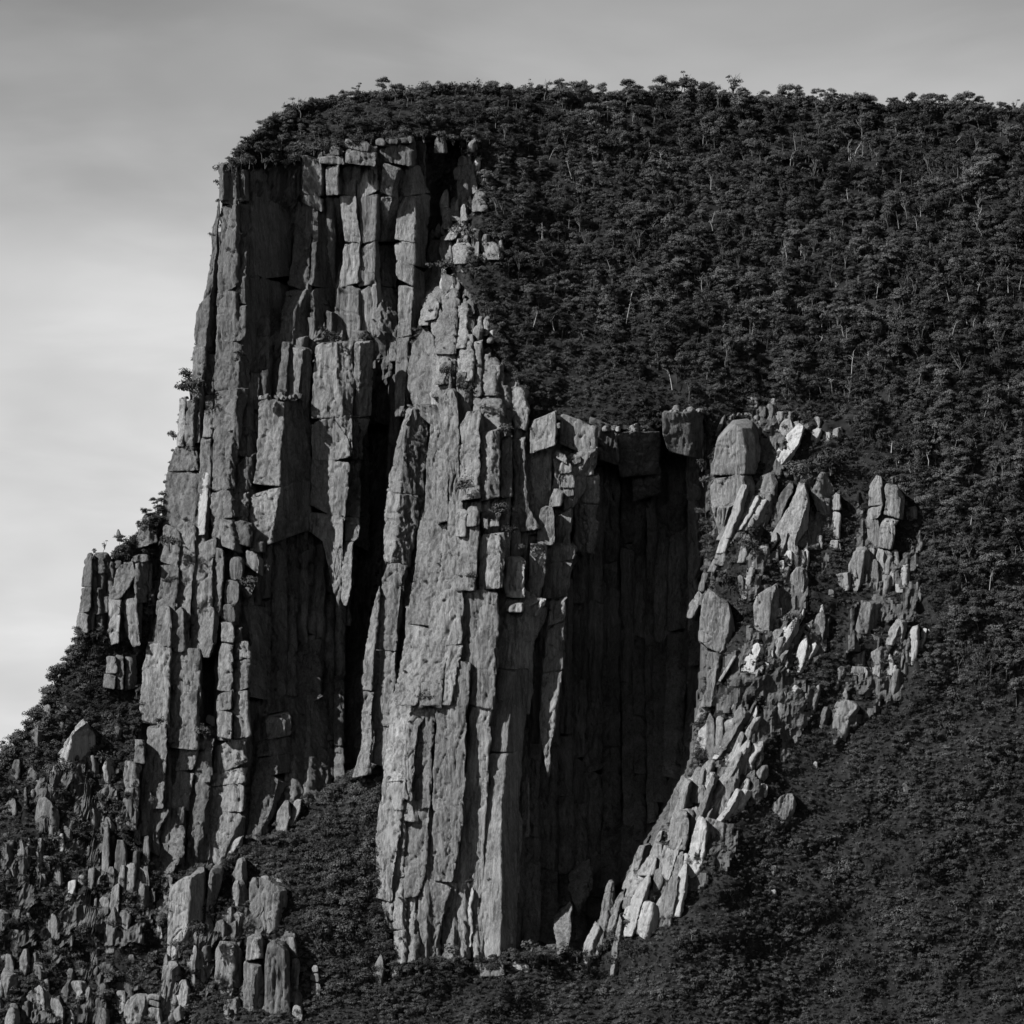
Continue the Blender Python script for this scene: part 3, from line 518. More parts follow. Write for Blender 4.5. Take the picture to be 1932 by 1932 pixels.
# rim knobs running up to the summit forest
for z in ([(66, 478, 510, 520), (110, 445, 480, 500), (180, 430, 480, 500)], [(295, 330, 378, 395), (345, 318, 375, 385), (420, 322, 375, 385)], [(365, 585, 620, 640), (440, 568, 600, 615)], [(485, 345, 375, 388), (620, 330, 365, 385)], [(565, 290, 330, 345), (780, 280, 370, 390)],
          [(600, 390, 440, 460), (780, 380, 430, 450)], [(520, 490, 570, 600), (700, 470, 590, 620)], [(660, 220, 290, 305), (855, 208, 295, 310)], [(735, 390, 412, 425), (790, 370, 425, 440)], [(780, 330, 420, 450), (950, 225, 310, 330)],
          [(945, 90, 165, 280), (1000, 74, 160, 275), (1138, 78, 150, 268)], [(960, 300, 470, 480), (1040, 285, 470, 482), (1160, 320, 420, 470)], [(970, 570, 690, 700), (1030, 575, 710, 740), (1120, 590, 700, 735)]):
    b(9, z, p=6, top='r', name='rock_knob', k=(.6, .9), e=1.3, step=2.2)
b(9, [(1150, 66, 120, 135), (1300, 52, 120, 200), (1500, 35, 100, 150), (1700, 5, 90, 110)], p=7, top='r', k=(.8, .9), e=1.2)
b(9, [(1215, 105, 185, 215), (1400, 80, 170, 200), (1650, 60, 150, 170)], p=8, top='b', k=(.7, .8))
for z in ([(1375, 140, 230, 250), (1470, 135, 200, 230)], [(1380, 260, 350, 370), (1480, 180, 340, 365)], [(1460, 260, 370, 385), (1560, 255, 340, 370)], [(1490, 130, 180, 190), (1600, 110, 170, 185)], [(1700, 490, 570, 590), (1830, 460, 560, 580)], [(1810, 600, 650, 665), (1860, 598, 650, 665)]):
    b(9, z, p=7, top='r', bot='r', name='rock_knob', k=(.6, .9), e=1.4, step=2.2)
b(9, [(1530, 190, 330, 380), (1700, 165, 320, 370), (1950, 140, 310, 340)], p=8, k=(.7, .8), top='r'); b(9, [(1500, 385, 440, 460), (1900, 330, 400, 430)], p=6)
# upper face
b(3, [(-110, 95, 205, 215), (40, 75, 212, 222), (200, 62, 205, 215), (330, 110, 205, 212)], p=9, top='r', k=(.6, .8))
b(3, [(-40, 215, 290, 350), (100, 225, 280, 350), (180, 215, 260, 300)], p=6, top='r', k=(.6, 1.1), e=1.2); b(3, [(-60, 350, 420, 440), (160, 350, 415, 430)], p=5, top='r')
b(3, [(30, 450, 540, 580), (240, 460, 545, 560)], p=6, top='r', k=(.6, .8)); b(3, [(60, 535, 585, 600), (240, 530, 580, 590)], p=5, top='r'); b(3, [(110, 570, 680, 700), (230, 560, 640, 660)], p=4, top='r')
b(3, [(195, 610, 690, 740), (300, 608, 700, 735), (420, 655, 710, 720)], p=8, top='r', e=1.5, name='rock_knob'); b(3, [(270, 660, 725, 742), (418, 655, 715, 725)], p=9, top='b')
b(3, [(250, 458, 570, 604), (420, 455, 570, 600), (440, 478, 570, 590)], p=9, k=(.5, 1.0), e=1.2, top='r', name='rock_knob')
b(3, [(290, 60, 198, 240), (330, 110, 240, 250), (400, 187, 262, 270), (650, 172, 292, 300), (900, 150, 292, 300), (1200, 100, 238, 245), (1550, 45, 178, 186), (1940, -5, 112, 120)], p=12, k=(.5, .7), cr=(1500,))
b(3, [(205, 262, 340, 350), (450, 258, 345, 352), (700, 292, 340, 350), (960, 290, 380, 390), (1200, 240, 350, 360), (1500, 180, 300, 310), (1940, 110, 240, 250)], p=13, k=(.55, .7), top='r')
b(3, [(325, 390, 450, 458), (400, 355, 458, 465), (810, 345, 452, 460)], p=11, k=(.5, .6)); b(3, [(430, 465, 530, 572), (810, 460, 512, 568)], p=11, k=(.5, .7)); b(3, [(460, 582, 634, 640), (800, 576, 630, 640)], p=10, k=(.2, .7))
b(3, [(470, 640, 708, 716), (640, 645, 700, 706), (860, 660, 720, 730), (980, 690, 770, 800)], p=11, k=(.6, .7))
b(3, [(548, 706, 736, 855), (820, 690, 742, 850), (880, 680, 742, 800)], p=6, k=(.8, .25)); b(3, [(845, 690, 790, 800), (1000, 715, 770, 790)], p=9, top='b')
b(3, [(352, 752, 872, 884), (440, 736, 876, 886), (535, 738, 880, 888)], p=17, top='f', k=(.45, 1.0), label='square pale cap block'); b(3, [(378, 905, 1098, 1112), (460, 895, 1085, 1105), (545, 895, 1075, 1100)], p=17, k=(.45, 1.2))
b(3, [(548, 860, 1085, 1112), (690, 868, 980, 1080), (850, 835, 975, 985)], p=16, k=(.45, .8))
for z in ([(552, 870, 935, 945), (600, 872, 940, 950)], [(560, 960, 1010, 1020), (615, 965, 1010, 1022)], [(548, 1025, 1090, 1106), (620, 1020, 1082, 1095)], [(612, 890, 965, 975), (665, 895, 965, 975)], [(620, 1000, 1075, 1086), (680, 1000, 1076, 1086)], [(665, 905, 978, 986), (745, 900, 976, 984)],
          [(755, 850, 905, 915), (850, 836, 905, 915)], [(750, 918, 975, 984), (800, 910, 975, 984)], [(800, 925, 972, 982), (860, 920, 972, 980)]):
    b(3, z, p=17, top='b', name='rock_block', k=(.5, .9), step=2.0, facets=5)
b(3, [(685, 985, 1095, 1115), (830, 988, 1085, 1110), (1100, 965, 1055, 1095)], p=18, k=(.45, 1.2), cr=(832,))
b(3, [(850, 790, 868, 876), (1060, 765, 864, 872)], p=19, top='r', k=(.6, .8)); b(3, [(860, 876, 968, 978), (1095, 870, 950, 960)], p=19, top='b', cr=(1010,))
b(3, [(1050, 812, 972, 1000), (1120, 806, 985, 1000), (1200, 800, 952, 970), (1350, 798, 930, 945)], p=20, top='r', k=(.5, 1.0), cr=(1150,), e=1.2)
b(3, [(1055, 742, 825, 832), (1345, 718, 790, 798)], p=19, k=(.5, .7)); b(3, [(1125, 590, 700, 715), (1230, 584, 702, 712), (1350, 600, 700, 712)], p=19, top='r', e=1.3, name='rock_knob', mat=M_PALE)
b(3, [(1000, 466, 572, 612), (1300, 450, 574, 590)], p=19, k=(.55, 1.0), top='b'); b(3, [(950, 372, 460, 468), (1080, 330, 452, 460), (1310, 320, 440, 450)], p=18, k=(.5, .7), top='r')
b(3, [(865, 320, 384, 392), (1015, 320, 380, 390)], p=19, top='r', e=1.4, name='rock_knob'); b(3, [(850, 392, 450, 460), (960, 390, 440, 450)], p=19, top='r', e=1.4, name='rock_knob')
b(3, [(1308, 370, 556, 566), (1460, 374, 560, 570), (1600, 345, 545, 555), (1940, 300, 530, 540)], p=15.5, k=(.5, .7), e=1.25, label='stout round headed drum of rock')
b(3, [(1250, 255, 370, 378), (1500, 235, 362, 370), (1620, 270, 360, 368), (1940, 225, 300, 310)], p=14, k=(.5, .7), cr=(1610,))
b(3, [(1340, 655, 812, 832), (1400, 585, 730, 835), (1450, 560, 715, 830), (1600, 548, 668, 760), (1950, 540, 645, 730)], p=17, k=(.5, 1.25), top='b')
b(3, [(1380, 650, 705, 715), (1430, 590, 690, 705)], p=25, top='r', name='rock_block'); b(3, [(1350, 735, 812, 825), (1450, 740, 770, 790)], p=24, mat=M_PALE, bot='t', k=(.8, 1.0), name='rock_block')
# strip of sunlit wall, its shadow outline shaped as hanging rock
b(3, [(1355, 842, 925, 935), (1490, 840, 920, 930), (1700, 805, 912, 920), (1760, 805, 910, 918), (1940, 800, 884, 892), (2060, 792, 868, 876), (2160, 808, 852, 858), (2330, 828, 838, 842)], y=(53, 36), back=20, k=(.55, 1.1), cr=(1490, 1755), bot='t', label='sunlit strip of wall inside the dark notch, its shadow edge shaped as a tapering flake')
# lower face
b(6, [(-20, 480, 600, 606), (200, 455, 580, 588), (450, 425, 542, 548), (600, 410, 525, 532)], p=13, k=(.5, .6)); b(6, [(580, 412, 520, 528), (700, 400, 520, 527), (900, 372, 500, 508), (1100, 365, 465, 472), (1250, 358, 455, 462)], p=14, k=(.5, .8))
b(6, [(168, 600, 700, 715), (450, 578, 670, 680), (700, 545, 665, 672), (1000, 510, 650, 657), (1240, 480, 605, 620)], p=16, k=(.5, .6), label='column with a flat ledge that carries a small bush')
b(6, [(-60, 600, 715, 722), (170, 590, 702, 712), (300, 540, 600, 610), (700, 520, 560, 570)], p=13, k=(.4, .6))
b(6, [(-60, 705, 890, 900), (300, 708, 868, 876), (600, 690, 862, 870), (900, 680, 832, 840), (1110, 655, 800, 812), (1400, 620, 722, 735), (1620, 600, 682, 692)], p=17, k=(.38, .7), cr=(1150,))
b(6, [(120, 895, 1010, 1018), (400, 880, 990, 998), (700, 852, 980, 988), (1000, 842, 960, 968), (1240, 850, 950, 958)], p=17, k=(.45, .6))
b(6, [(-20, 1000, 1128, 1215), (200, 1000, 1112, 1205), (400, 985, 1092, 1180), (700, 975, 1066, 1160), (1000, 955, 1058, 1150), (1300, 950, 1062, 1150), (1640, 950, 1050, 1140)], rough=.45, p=24, k=(.5, 1.25), cr=(440,), label='outermost column forming the sharp edge between light and shade')
b(6, [(740, 700, 828, 836), (900, 690, 800, 812), (1010, 660, 780, 790), (1240, 650, 760, 770)], p=15, k=(.5, .8), top='t'); b(6, [(1000, 780, 822, 830), (1160, 775, 818, 828)], p=15)
b(6, [(1150, 742, 805, 822), (1230, 730, 808, 820), (1345, 720, 788, 800)], p=18, k=(.6, .9), name='rock_block'); b(6, [(1345, 760, 850, 866), (1400, 735, 852, 866), (1500, 715, 855, 866)], p=19, top='r', e=1.5, name='rock_knob')
b(6, [(1045, 965, 1048, 1066), (1200, 930, 1056, 1086), (1360, 905, 1065, 1080), (1540, 880, 1055, 1065), (1640, 915, 1045, 1060)], p=18, k=(.45, 1.1), cr=(1362,), top='t')
b(6, [(1175, 885, 912, 918), (1300, 850, 892, 900), (1480, 862, 896, 902)], p=20, mat=M_PALE, k=(1.1, 1.0), top='t', name='rock_slab', label='white strip of freshly broken rock')
b(6, [(1215, 500, 590, 612), (1500, 480, 562, 575), (1650, 455, 490, 520)], p=14, k=(.5, 1.0), top='r'); b(6, [(1020, 575, 640, 648), (1110, 570, 638, 646)], p=14, top='r', mat=M_ROCK2)
b(6, [(1100, 625, 700, 708), (1620, 605, 690, 700)], p=12, k=(.5, .7))
b(6, [(1550, 950, 1078, 1085), (1640, 945, 1080, 1090)], p=18, k=(.3, .8), name='rock_block'); b(6, [(1140, 1048, 1080, 1086), (1270, 1035, 1080, 1086)], p=12, top='b')

# --- the black notch
NW = thing('cliff_wall', 'black shaded back wall of the deep notch beside the central buttress', 'cliff', tuple(P(1150, 1790, 25.0)))
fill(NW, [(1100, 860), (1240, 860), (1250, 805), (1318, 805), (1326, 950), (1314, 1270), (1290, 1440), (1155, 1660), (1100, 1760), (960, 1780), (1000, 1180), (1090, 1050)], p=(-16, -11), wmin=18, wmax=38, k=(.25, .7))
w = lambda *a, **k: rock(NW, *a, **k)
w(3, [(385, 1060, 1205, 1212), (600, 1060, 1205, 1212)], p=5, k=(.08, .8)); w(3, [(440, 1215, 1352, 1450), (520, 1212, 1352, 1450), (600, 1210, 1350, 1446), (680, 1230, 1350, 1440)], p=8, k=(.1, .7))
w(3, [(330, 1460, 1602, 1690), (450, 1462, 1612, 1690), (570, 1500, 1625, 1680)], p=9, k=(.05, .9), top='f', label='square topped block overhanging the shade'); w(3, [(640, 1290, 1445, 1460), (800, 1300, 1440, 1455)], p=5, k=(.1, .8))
rubble(NW, 3, 1140, 1360, 428, 14, 5); rubble(NW, 3, 1450, 1690, 326, 10, 7)
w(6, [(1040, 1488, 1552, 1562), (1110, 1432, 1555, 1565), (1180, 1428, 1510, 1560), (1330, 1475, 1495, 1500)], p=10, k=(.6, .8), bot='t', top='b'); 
RG = thing('rock_ridge', 'stepped ridge of small blocks falling along the lit lip of the black notch', 'cliff', tuple(P(1200, 1760, 12.0)))
crag(RG, [(1340, 1285), (1300, 1480), (1165, 1690), (1100, 1800), (1150, 1800), (1290, 1690), (1342, 1500)], 34, (18, 48), (40, 120), -.28, wh=.6)
NB = rock(None, 6, [(1282, 1362, 1446, 1456), (1400, 1354, 1444, 1452), (1540, 1370, 1424, 1432)], p=9, k=(.5, .9), top='b', name='standing_stone', mat=M_ROCK2); tag(NB, 'single lit block standing alone at the foot of the black notch', 'rock')

# --- shoulder bluff against the sky
SH = thing('rock_bluff', 'low rock bluff with trees on top, standing against the sky beyond the tallest buttress', 'cliff', tuple(P(200, 1215, 55.0)))
fill(SH, [(165, 1055), (290, 1060), (280, 1110), (262, 1200), (205, 1205), (160, 1185)], p=(1, 3), wmin=12, wmax=22)
h = lambda *a, **k: rock(SH, 7, *a, **k)
h([(800, 770, 800, 820), (870, 745, 800, 818), (1030, 718, 800, 815), (1100, 710, 800, 812)], p=4, k=(.6, .8)); h([(800, 790, 960, 985), (850, 800, 910, 980), (980, 815, 900, 970)], p=3, top='r')
h([(1100, 708, 800, 808), (1500, 668, 760, 775)], p=5, cr=(1330,), k=(.5, .7)); h([(1100, 815, 880, 900), (1340, 820, 860, 900)], p=4, top='r'); h([(1180, 880, 940, 960), (1330, 870, 940, 950)], p=3)
h([(890, 1045, 1160, 1180), (1000, 1020, 1180, 1200), (1210, 955, 1060, 1070)], p=7, k=(.5, .7)); h([(880, 1160, 1205, 1310), (1240, 1190, 1200, 1290)], p=8, k=(.8, 1.1), label='pillar with a bright edge and a black side')
h([(1200, 950, 1052, 1060), (1500, 955, 1045, 1052), (1600, 960, 1035, 1045)], p=8, cr=(1490,), mat=M_ROCK2); h([(1200, 1062, 1195, 1205), (1380, 1062, 1205, 1215), (1620, 1160, 1220, 1228)], p=8.5, mat=M_ROCK2)
h([(815, 1170, 1290, 1330), (880, 1130, 1290, 1310)], p=10, k=(.5, .6), top='r', name='rock_slab'); h([(455, 1262, 1310, 1410), (560, 1240, 1310, 1400), (740, 1180, 1300, 1380)], p=6, k=(.6, 1.0)); h([(600, 1015, 1040, 1056), (700, 1030, 1058, 1066)], p=5, top='t')
h([(1710, 930, 1010, 1020), (1850, 915, 1010, 1018), (1990, 900, 1005, 1015)], p=6, cr=(1860,)); h([(1700, 1025, 1085, 1095), (2000, 1020, 1085, 1095)], p=6); h([(1705, 1095, 1145, 1200), (2000, 1095, 1125, 1200)], p=5, k=(.5, 1.2))

# ------------------------------------------------------------------ outcrops beyond the notch
def O(label, cat, name, zone, rows, group=None, p=4.0, mat=M_ROCK2, top='r', e=1.05, step=2.0, back=None, **k):
    wid = max(r_[3] - r_[1] for r_ in rows) / (2.9 if zone not in (7, 9) else 4.66) * S
    if cat != 'stone' and label[:5] not in ('stand',) and 'y' not in k: k['y'] = 'slope'
    k.setdefault('facets', 7); k.setdefault('rough', .65 if wid < 7 else .85)
    if top == 'r' and cat != 'stone': top = random.choice('rbbt') if wid < 9 else random.choice('rb')
    o = rock(None, zone, rows, p=p, mat=mat, top=top, e=e, step=step, back=back or max(2.5, wid * .7), name=name, **k)
    return tag(o, label, cat, group)
SL = 'rock slab'; BO = 'boulder'; PI_ = 'rock pillar'
O('largest round shouldered pillar beyond the notch, with a crack across its middle', PI_, 'rock_pillar', 4, [(258, 598, 690, 795), (330, 556, 708, 800), (500, 526, 708, 790), (700, 520, 705, 760), (730, 526, 622, 680), (885, 535, 588, 600)], p=9, k=(.5, 1.1), cr=(556,), e=1.1, bot='t')
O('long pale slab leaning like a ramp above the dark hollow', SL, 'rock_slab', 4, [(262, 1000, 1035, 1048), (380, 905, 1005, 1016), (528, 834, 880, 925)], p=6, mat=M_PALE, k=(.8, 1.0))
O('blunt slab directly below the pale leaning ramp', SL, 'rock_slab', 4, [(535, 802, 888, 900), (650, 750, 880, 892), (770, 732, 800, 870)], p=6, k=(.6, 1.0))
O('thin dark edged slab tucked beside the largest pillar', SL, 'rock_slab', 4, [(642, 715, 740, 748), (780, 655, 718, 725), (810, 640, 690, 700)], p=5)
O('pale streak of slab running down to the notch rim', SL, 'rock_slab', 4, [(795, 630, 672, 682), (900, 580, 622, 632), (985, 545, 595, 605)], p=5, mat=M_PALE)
O('rounded boulder behind the top of the largest pillar', BO, 'boulder', 4, [(208, 820, 915, 930), (290, 815, 890, 920)], p=5)
O('pale egg shaped boulder above the leaning ramp slab', BO, 'boulder', 4, [(245, 885, 985, 1002), (300, 875, 980, 995), (365, 890, 945, 960)], p=6, bot='r', mat=M_PALE)
O('small blocky boulder on the scrub above the largest pillar', BO, 'boulder', 4, [(120, 690, 780, 800), (185, 690, 780, 800)], p=4)
O('short pointed boulder at the upper edge of the outcrops', BO, 'boulder', 4, [(135, 840, 870, 885), (190, 825, 870, 890)], p=4)
for i in range(9):
    x_ = 600 + i * 24 + random.uniform(-9, 9); w_ = random.uniform(22, 48); y_ = 268 - 38 * math.sin(i / 8 * 3.14) + random.uniform(-6, 6)
    O('small stone lying along the crest of the largest pillar', BO, 'stone', 4, [(y_ - w_ * .6, x_ - w_ * .4, x_, x_ + w_ * .4), (y_ + 6, x_ - w_ * .5, x_ + w_ * .1, x_ + w_ * .5)], 'stones on the crest of the largest pillar', p=9.5, top='b')
O('narrow slab leaning against the pillar with its foot in shade', SL, 'rock_slab', 4, [(230, 588, 600, 610), (340, 538, 558, 565)], p=8)
O('curved pale spike beside the dark bush hollow', BO, 'boulder', 4, [(300, 1085, 1130, 1140), (385, 1060, 1095, 1120)], p=5, mat=M_PALE)
O('small bright stone at the end of the curved spike', BO, 'stone', 4, [(320, 1140, 1165, 1172), (360, 1130, 1158, 1165)], p=5, mat=M_PALE)
O('sloping grey rib behind the big wedge slab', SL, 'rock_slab', 4, [(600, 930, 985, 995), (760, 860, 920, 930), (850, 835, 880, 890)], p=4, mat=M_ROCK)
O('big wedge slab leaning in the middle of the outcrops', SL, 'rock_slab', 4, [(598, 1000, 1030, 1062), (700, 962, 1050, 1065), (850, 872, 1002, 1055), (930, 836, 982, 1000), (1040, 840, 1000, 1010)], p=8, k=(.7, 1.0))
O('square block filling the angle below the wedge slab', BO, 'boulder', 4, [(850, 995, 1045, 1052), (945, 985, 1040, 1048)], p=7, top='f')
O('two faced block with a bright tip and dark flank', PI_, 'rock_pillar', 4, [(545, 1085, 1118, 1200), (650, 1068, 1100, 1196), (780, 1120, 1170, 1190)], p=6, k=(.7, .7), e=1.0)
O('thin upright blade with horizontal bands in the scrub', PI_, 'rock_pillar', 4, [(655, 1200, 1228, 1236), (760, 1190, 1238, 1246), (965, 1168, 1215, 1222)], p=5, cr=(750, 910))
O('low grey face below the wedge slab', BO, 'boulder', 4, [(940, 875, 1000, 1010), (1045, 880, 1000, 1010)], p=6, top='f')
O('broad block hidden to its knees in brush', BO, 'boulder', 4, [(882, 1062, 1130, 1142), (960, 1078, 1140, 1150)], p=5)
O('small pale triangular tooth of rock', BO, 'boulder', 4, [(905, 1215, 1228, 1232), (970, 1205, 1238, 1242)], p=5, mat=M_PALE, top='t')
O('bright sliver of rock standing by dead branches', BO, 'boulder', 4, [(960, 1035, 1060, 1066), (1080, 1025, 1045, 1052)], p=5, mat=M_PALE)
O('hooded rock with a lit beak over a black cleft', PI_, 'rock_pillar', 4, [(1000, 740, 778, 805), (1080, 692, 755, 792), (1240, 682, 715, 775)], p=6, k=(.8, .9))
O('narrow lit fin beneath the hooded rock', SL, 'rock_slab', 4, [(1100, 668, 702, 710), (1220, 682, 704, 710)], p=6)
O('tall smooth tombstone shaped rock rising from bushes', PI_, 'rock_pillar', 4, [(1052, 985, 1030, 1045), (1150, 922, 1035, 1062), (1300, 915, 1015, 1060)], p=7, k=(.55, .9))
O('dark backed rib touching the tombstone shaped rock', SL, 'rock_slab', 4, [(1055, 912, 950, 965), (1160, 905, 930, 945)], p=4)
O('wide sloping boulder with a fluted face', BO, 'boulder', 4, [(1165, 805, 880, 912), (1270, 752, 850, 912), (1425, 768, 845, 860)], p=7, k=(.5, .9))
O('little square block stacked at the foot of the fluted boulder', BO, 'stone', 4, [(1285, 880, 910, 918), (1335, 880, 910, 918)], p=8, top='f')
O('cracked block beside the fluted boulder', BO, 'boulder', 4, [(1342, 848, 890, 900), (1405, 850, 890, 898)], p=8, cr=(1375,))
O('pillar with a sloping lit shoulder and black side', PI_, 'rock_pillar', 4, [(948, 1315, 1366, 1378), (1050, 1272, 1352, 1420), (1195, 1285, 1330, 1345)], p=6, k=(.6, 1.1), e=1.0)
O('cube shaped block perched among the scrub', BO, 'boulder', 4, [(1093, 1198, 1272, 1290), (1195, 1184, 1278, 1292)], p=7, top='f', bot='f')
O('small rounded stone at the foot of the cube shaped block', BO, 'stone', 4, [(1182, 1168, 1198, 1206), (1225, 1168, 1198, 1206)], p=7)
O('bulging weathered crag highest among the outer outcrops', PI_, 'rock_pillar', 4, [(548, 1412, 1458, 1480), (640, 1388, 1460, 1480), (720, 1390, 1470, 1492), (800, 1375, 1448, 1462), (985, 1376, 1440, 1452)], p=6, cr=(725, 800), k=(.6, .9))
O('grey twin standing against the bulging weathered crag', PI_, 'rock_pillar', 4, [(600, 1465, 1530, 1570), (690, 1485, 1565, 1590), (800, 1470, 1560, 1580), (830, 1455, 1525, 1535), (960, 1440, 1515, 1525), (1095, 1430, 1498, 1508)], p=5, cr=(790, 962), k=(.5, .9))
O('rough shelf of rock beside the grey twin', BO, 'boulder', 4, [(740, 1580, 1640, 1660), (815, 1570, 1640, 1655)], p=4)
O('tall straight leaning post of rock, cracked halfway', PI_, 'rock_pillar', 4, [(1238, 1352, 1410, 1462), (1430, 1312, 1384, 1442), (1600, 1288, 1358, 1372), (1640, 1286, 1350, 1362)], p=6, top='f', k=(.4, 1.2), cr=(1430,), e=1.0)
O('grey drum continuing below the straight leaning post', PI_, 'rock_pillar', 4, [(1590, 1290, 1382, 1392), (1700, 1280, 1386, 1432), (1795, 1288, 1368, 1425)], p=7, k=(.45, 1.2), e=1.1)
O('lowest long nosed rock of the outer outcrops', PI_, 'rock_pillar', 8, [(150, 885, 1025, 1040), (200, 875, 1020, 1035), (250, 880, 965, 1000), (390, 868, 930, 945)], p=7, k=(.5, 1.1))
O('squat dark block against the straight leaning post', BO, 'boulder', 4, [(1432, 1368, 1450, 1475), (1515, 1365, 1440, 1470)], p=5, top='f', mat=M_ROCK)
O('mitre shaped rock behind the grey drum', PI_, 'rock_pillar', 4, [(1515, 1372, 1440, 1478), (1590, 1378, 1450, 1475), (1690, 1420, 1445, 1460)], p=5, k=(.7, 1.0))
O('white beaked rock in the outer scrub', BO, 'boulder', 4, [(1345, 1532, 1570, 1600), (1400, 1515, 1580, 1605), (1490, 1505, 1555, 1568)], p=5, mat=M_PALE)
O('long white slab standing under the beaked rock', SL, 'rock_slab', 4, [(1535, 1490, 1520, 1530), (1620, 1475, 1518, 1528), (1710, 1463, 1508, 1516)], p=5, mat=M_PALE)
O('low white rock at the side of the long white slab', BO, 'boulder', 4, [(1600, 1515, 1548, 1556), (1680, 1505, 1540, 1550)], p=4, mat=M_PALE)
O('tiny outlying white stone above the outer scrub', BO, 'stone', 4, [(1400, 1708, 1728, 1735), (1450, 1705, 1725, 1732)], p=4, mat=M_PALE)
O('rounded grey boulder alone in the bushes', BO, 'boulder', 4, [(1168, 1622, 1678, 1692), (1260, 1618, 1672, 1690)], p=5, bot='r')
O('bright upright shard beside a leafy gap', BO, 'boulder', 4, [(1070, 1500, 1528, 1534), (1165, 1490, 1520, 1528)], p=5, mat=M_PALE)
O('bright stepped rock behind the upright shard', BO, 'boulder', 4, [(1050, 1545, 1590, 1610), (1180, 1520, 1600, 1612)], p=5, mat=M_PALE, cr=(1110,))
O('lit hanging rock with a tail, on the rim of the notch', PI_, 'rock_pillar', 4, [(1200, 495, 548, 600), (1262, 472, 630, 652), (1400, 460, 628, 670), (1490, 456, 595, 660), (1530, 498, 570, 620), (1700, 502, 545, 560), (1830, 470, 520, 545)], p=11, k=(.45, 1.1), cr=(1525,), e=1.05, mat=M_ROCK2)
O('thin leaning rod of rock above the notch rim', SL, 'rock_slab', 4, [(1525, 660, 672, 678), (1690, 555, 575, 582)], p=7, top='t', mat=M_ROCK2)
O('slender crooked rock between the fluted boulder and the brush', PI_, 'rock_pillar', 4, [(1285, 1135, 1160, 1166), (1345, 1092, 1150, 1156), (1510, 1088, 1130, 1138)], p=6, k=(.6, 1.))
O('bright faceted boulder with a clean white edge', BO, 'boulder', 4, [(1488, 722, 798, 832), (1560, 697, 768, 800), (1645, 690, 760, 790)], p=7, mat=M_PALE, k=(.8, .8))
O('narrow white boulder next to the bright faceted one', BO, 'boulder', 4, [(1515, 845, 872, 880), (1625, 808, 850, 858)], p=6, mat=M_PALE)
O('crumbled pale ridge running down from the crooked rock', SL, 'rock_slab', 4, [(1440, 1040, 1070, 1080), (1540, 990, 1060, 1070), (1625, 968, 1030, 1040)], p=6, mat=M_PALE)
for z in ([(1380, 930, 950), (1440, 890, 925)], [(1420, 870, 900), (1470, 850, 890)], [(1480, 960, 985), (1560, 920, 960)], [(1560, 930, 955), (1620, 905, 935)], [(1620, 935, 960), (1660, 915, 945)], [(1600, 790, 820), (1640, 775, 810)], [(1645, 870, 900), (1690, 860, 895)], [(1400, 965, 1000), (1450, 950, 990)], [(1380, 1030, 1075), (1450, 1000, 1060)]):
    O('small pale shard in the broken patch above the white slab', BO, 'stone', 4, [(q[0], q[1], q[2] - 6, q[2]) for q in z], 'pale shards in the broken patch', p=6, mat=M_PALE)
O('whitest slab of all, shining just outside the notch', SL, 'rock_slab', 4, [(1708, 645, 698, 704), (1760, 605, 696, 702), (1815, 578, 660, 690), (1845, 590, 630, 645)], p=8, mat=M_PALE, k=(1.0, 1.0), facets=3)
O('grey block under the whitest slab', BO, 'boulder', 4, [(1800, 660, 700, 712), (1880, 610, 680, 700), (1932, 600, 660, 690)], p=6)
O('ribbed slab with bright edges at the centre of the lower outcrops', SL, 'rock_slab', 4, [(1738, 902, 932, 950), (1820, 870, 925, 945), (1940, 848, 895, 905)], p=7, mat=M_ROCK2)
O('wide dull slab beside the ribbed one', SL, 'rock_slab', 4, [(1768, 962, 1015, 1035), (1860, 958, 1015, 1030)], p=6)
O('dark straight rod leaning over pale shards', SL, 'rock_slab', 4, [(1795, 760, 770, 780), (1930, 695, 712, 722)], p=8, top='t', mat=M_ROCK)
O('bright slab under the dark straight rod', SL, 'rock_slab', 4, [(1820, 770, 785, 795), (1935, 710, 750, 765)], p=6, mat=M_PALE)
O('first of two upright grey slabs on the rim below the white slab', SL, 'rock_slab', 8, [(228, 192, 236, 242), (400, 182, 228, 234), (490, 195, 225, 230)], p=8, k=(.5, .9))
O('second upright grey slab on the rim, split from its twin by a crack', SL, 'rock_slab', 8, [(240, 242, 272, 282), (340, 238, 275, 300), (450, 236, 270, 290)], p=8, k=(.5, .9))
O('dull shelf of rock behind the two upright grey slabs', BO, 'boulder', 8, [(255, 290, 345, 360), (330, 285, 370, 390), (440, 280, 340, 360)], p=5)
O('large white tilted slab in the lower cluster', SL, 'rock_slab', 8, [(388, 425, 500, 512), (470, 355, 445, 460), (560, 300, 420, 430)], p=8, mat=M_PALE, k=(.7, .9))
O('white slab end beside the large tilted slab', SL, 'rock_slab', 8, [(378, 465, 505, 515), (520, 445, 480, 490)], p=7, mat=M_PALE)
O('thin white flake at the upper edge of the tilted slab', SL, 'rock_slab', 8, [(385, 365, 390, 398), (540, 292, 325, 332)], p=7, mat=M_PALE)
O('leaning white slab below the large tilted slab', SL, 'rock_slab', 8, [(565, 335, 368, 378), (710, 262, 320, 330)], p=7, mat=M_PALE)
O('forked white slab nearest the low scrub', SL, 'rock_slab', 8, [(585, 400, 420, 430), (680, 345, 410, 418), (740, 325, 380, 390)], p=7, mat=M_PALE)
O('short white slab on the scrub side of the lower cluster', SL, 'rock_slab', 8, [(615, 505, 530, 538), (690, 470, 512, 520)], p=6, mat=M_PALE)
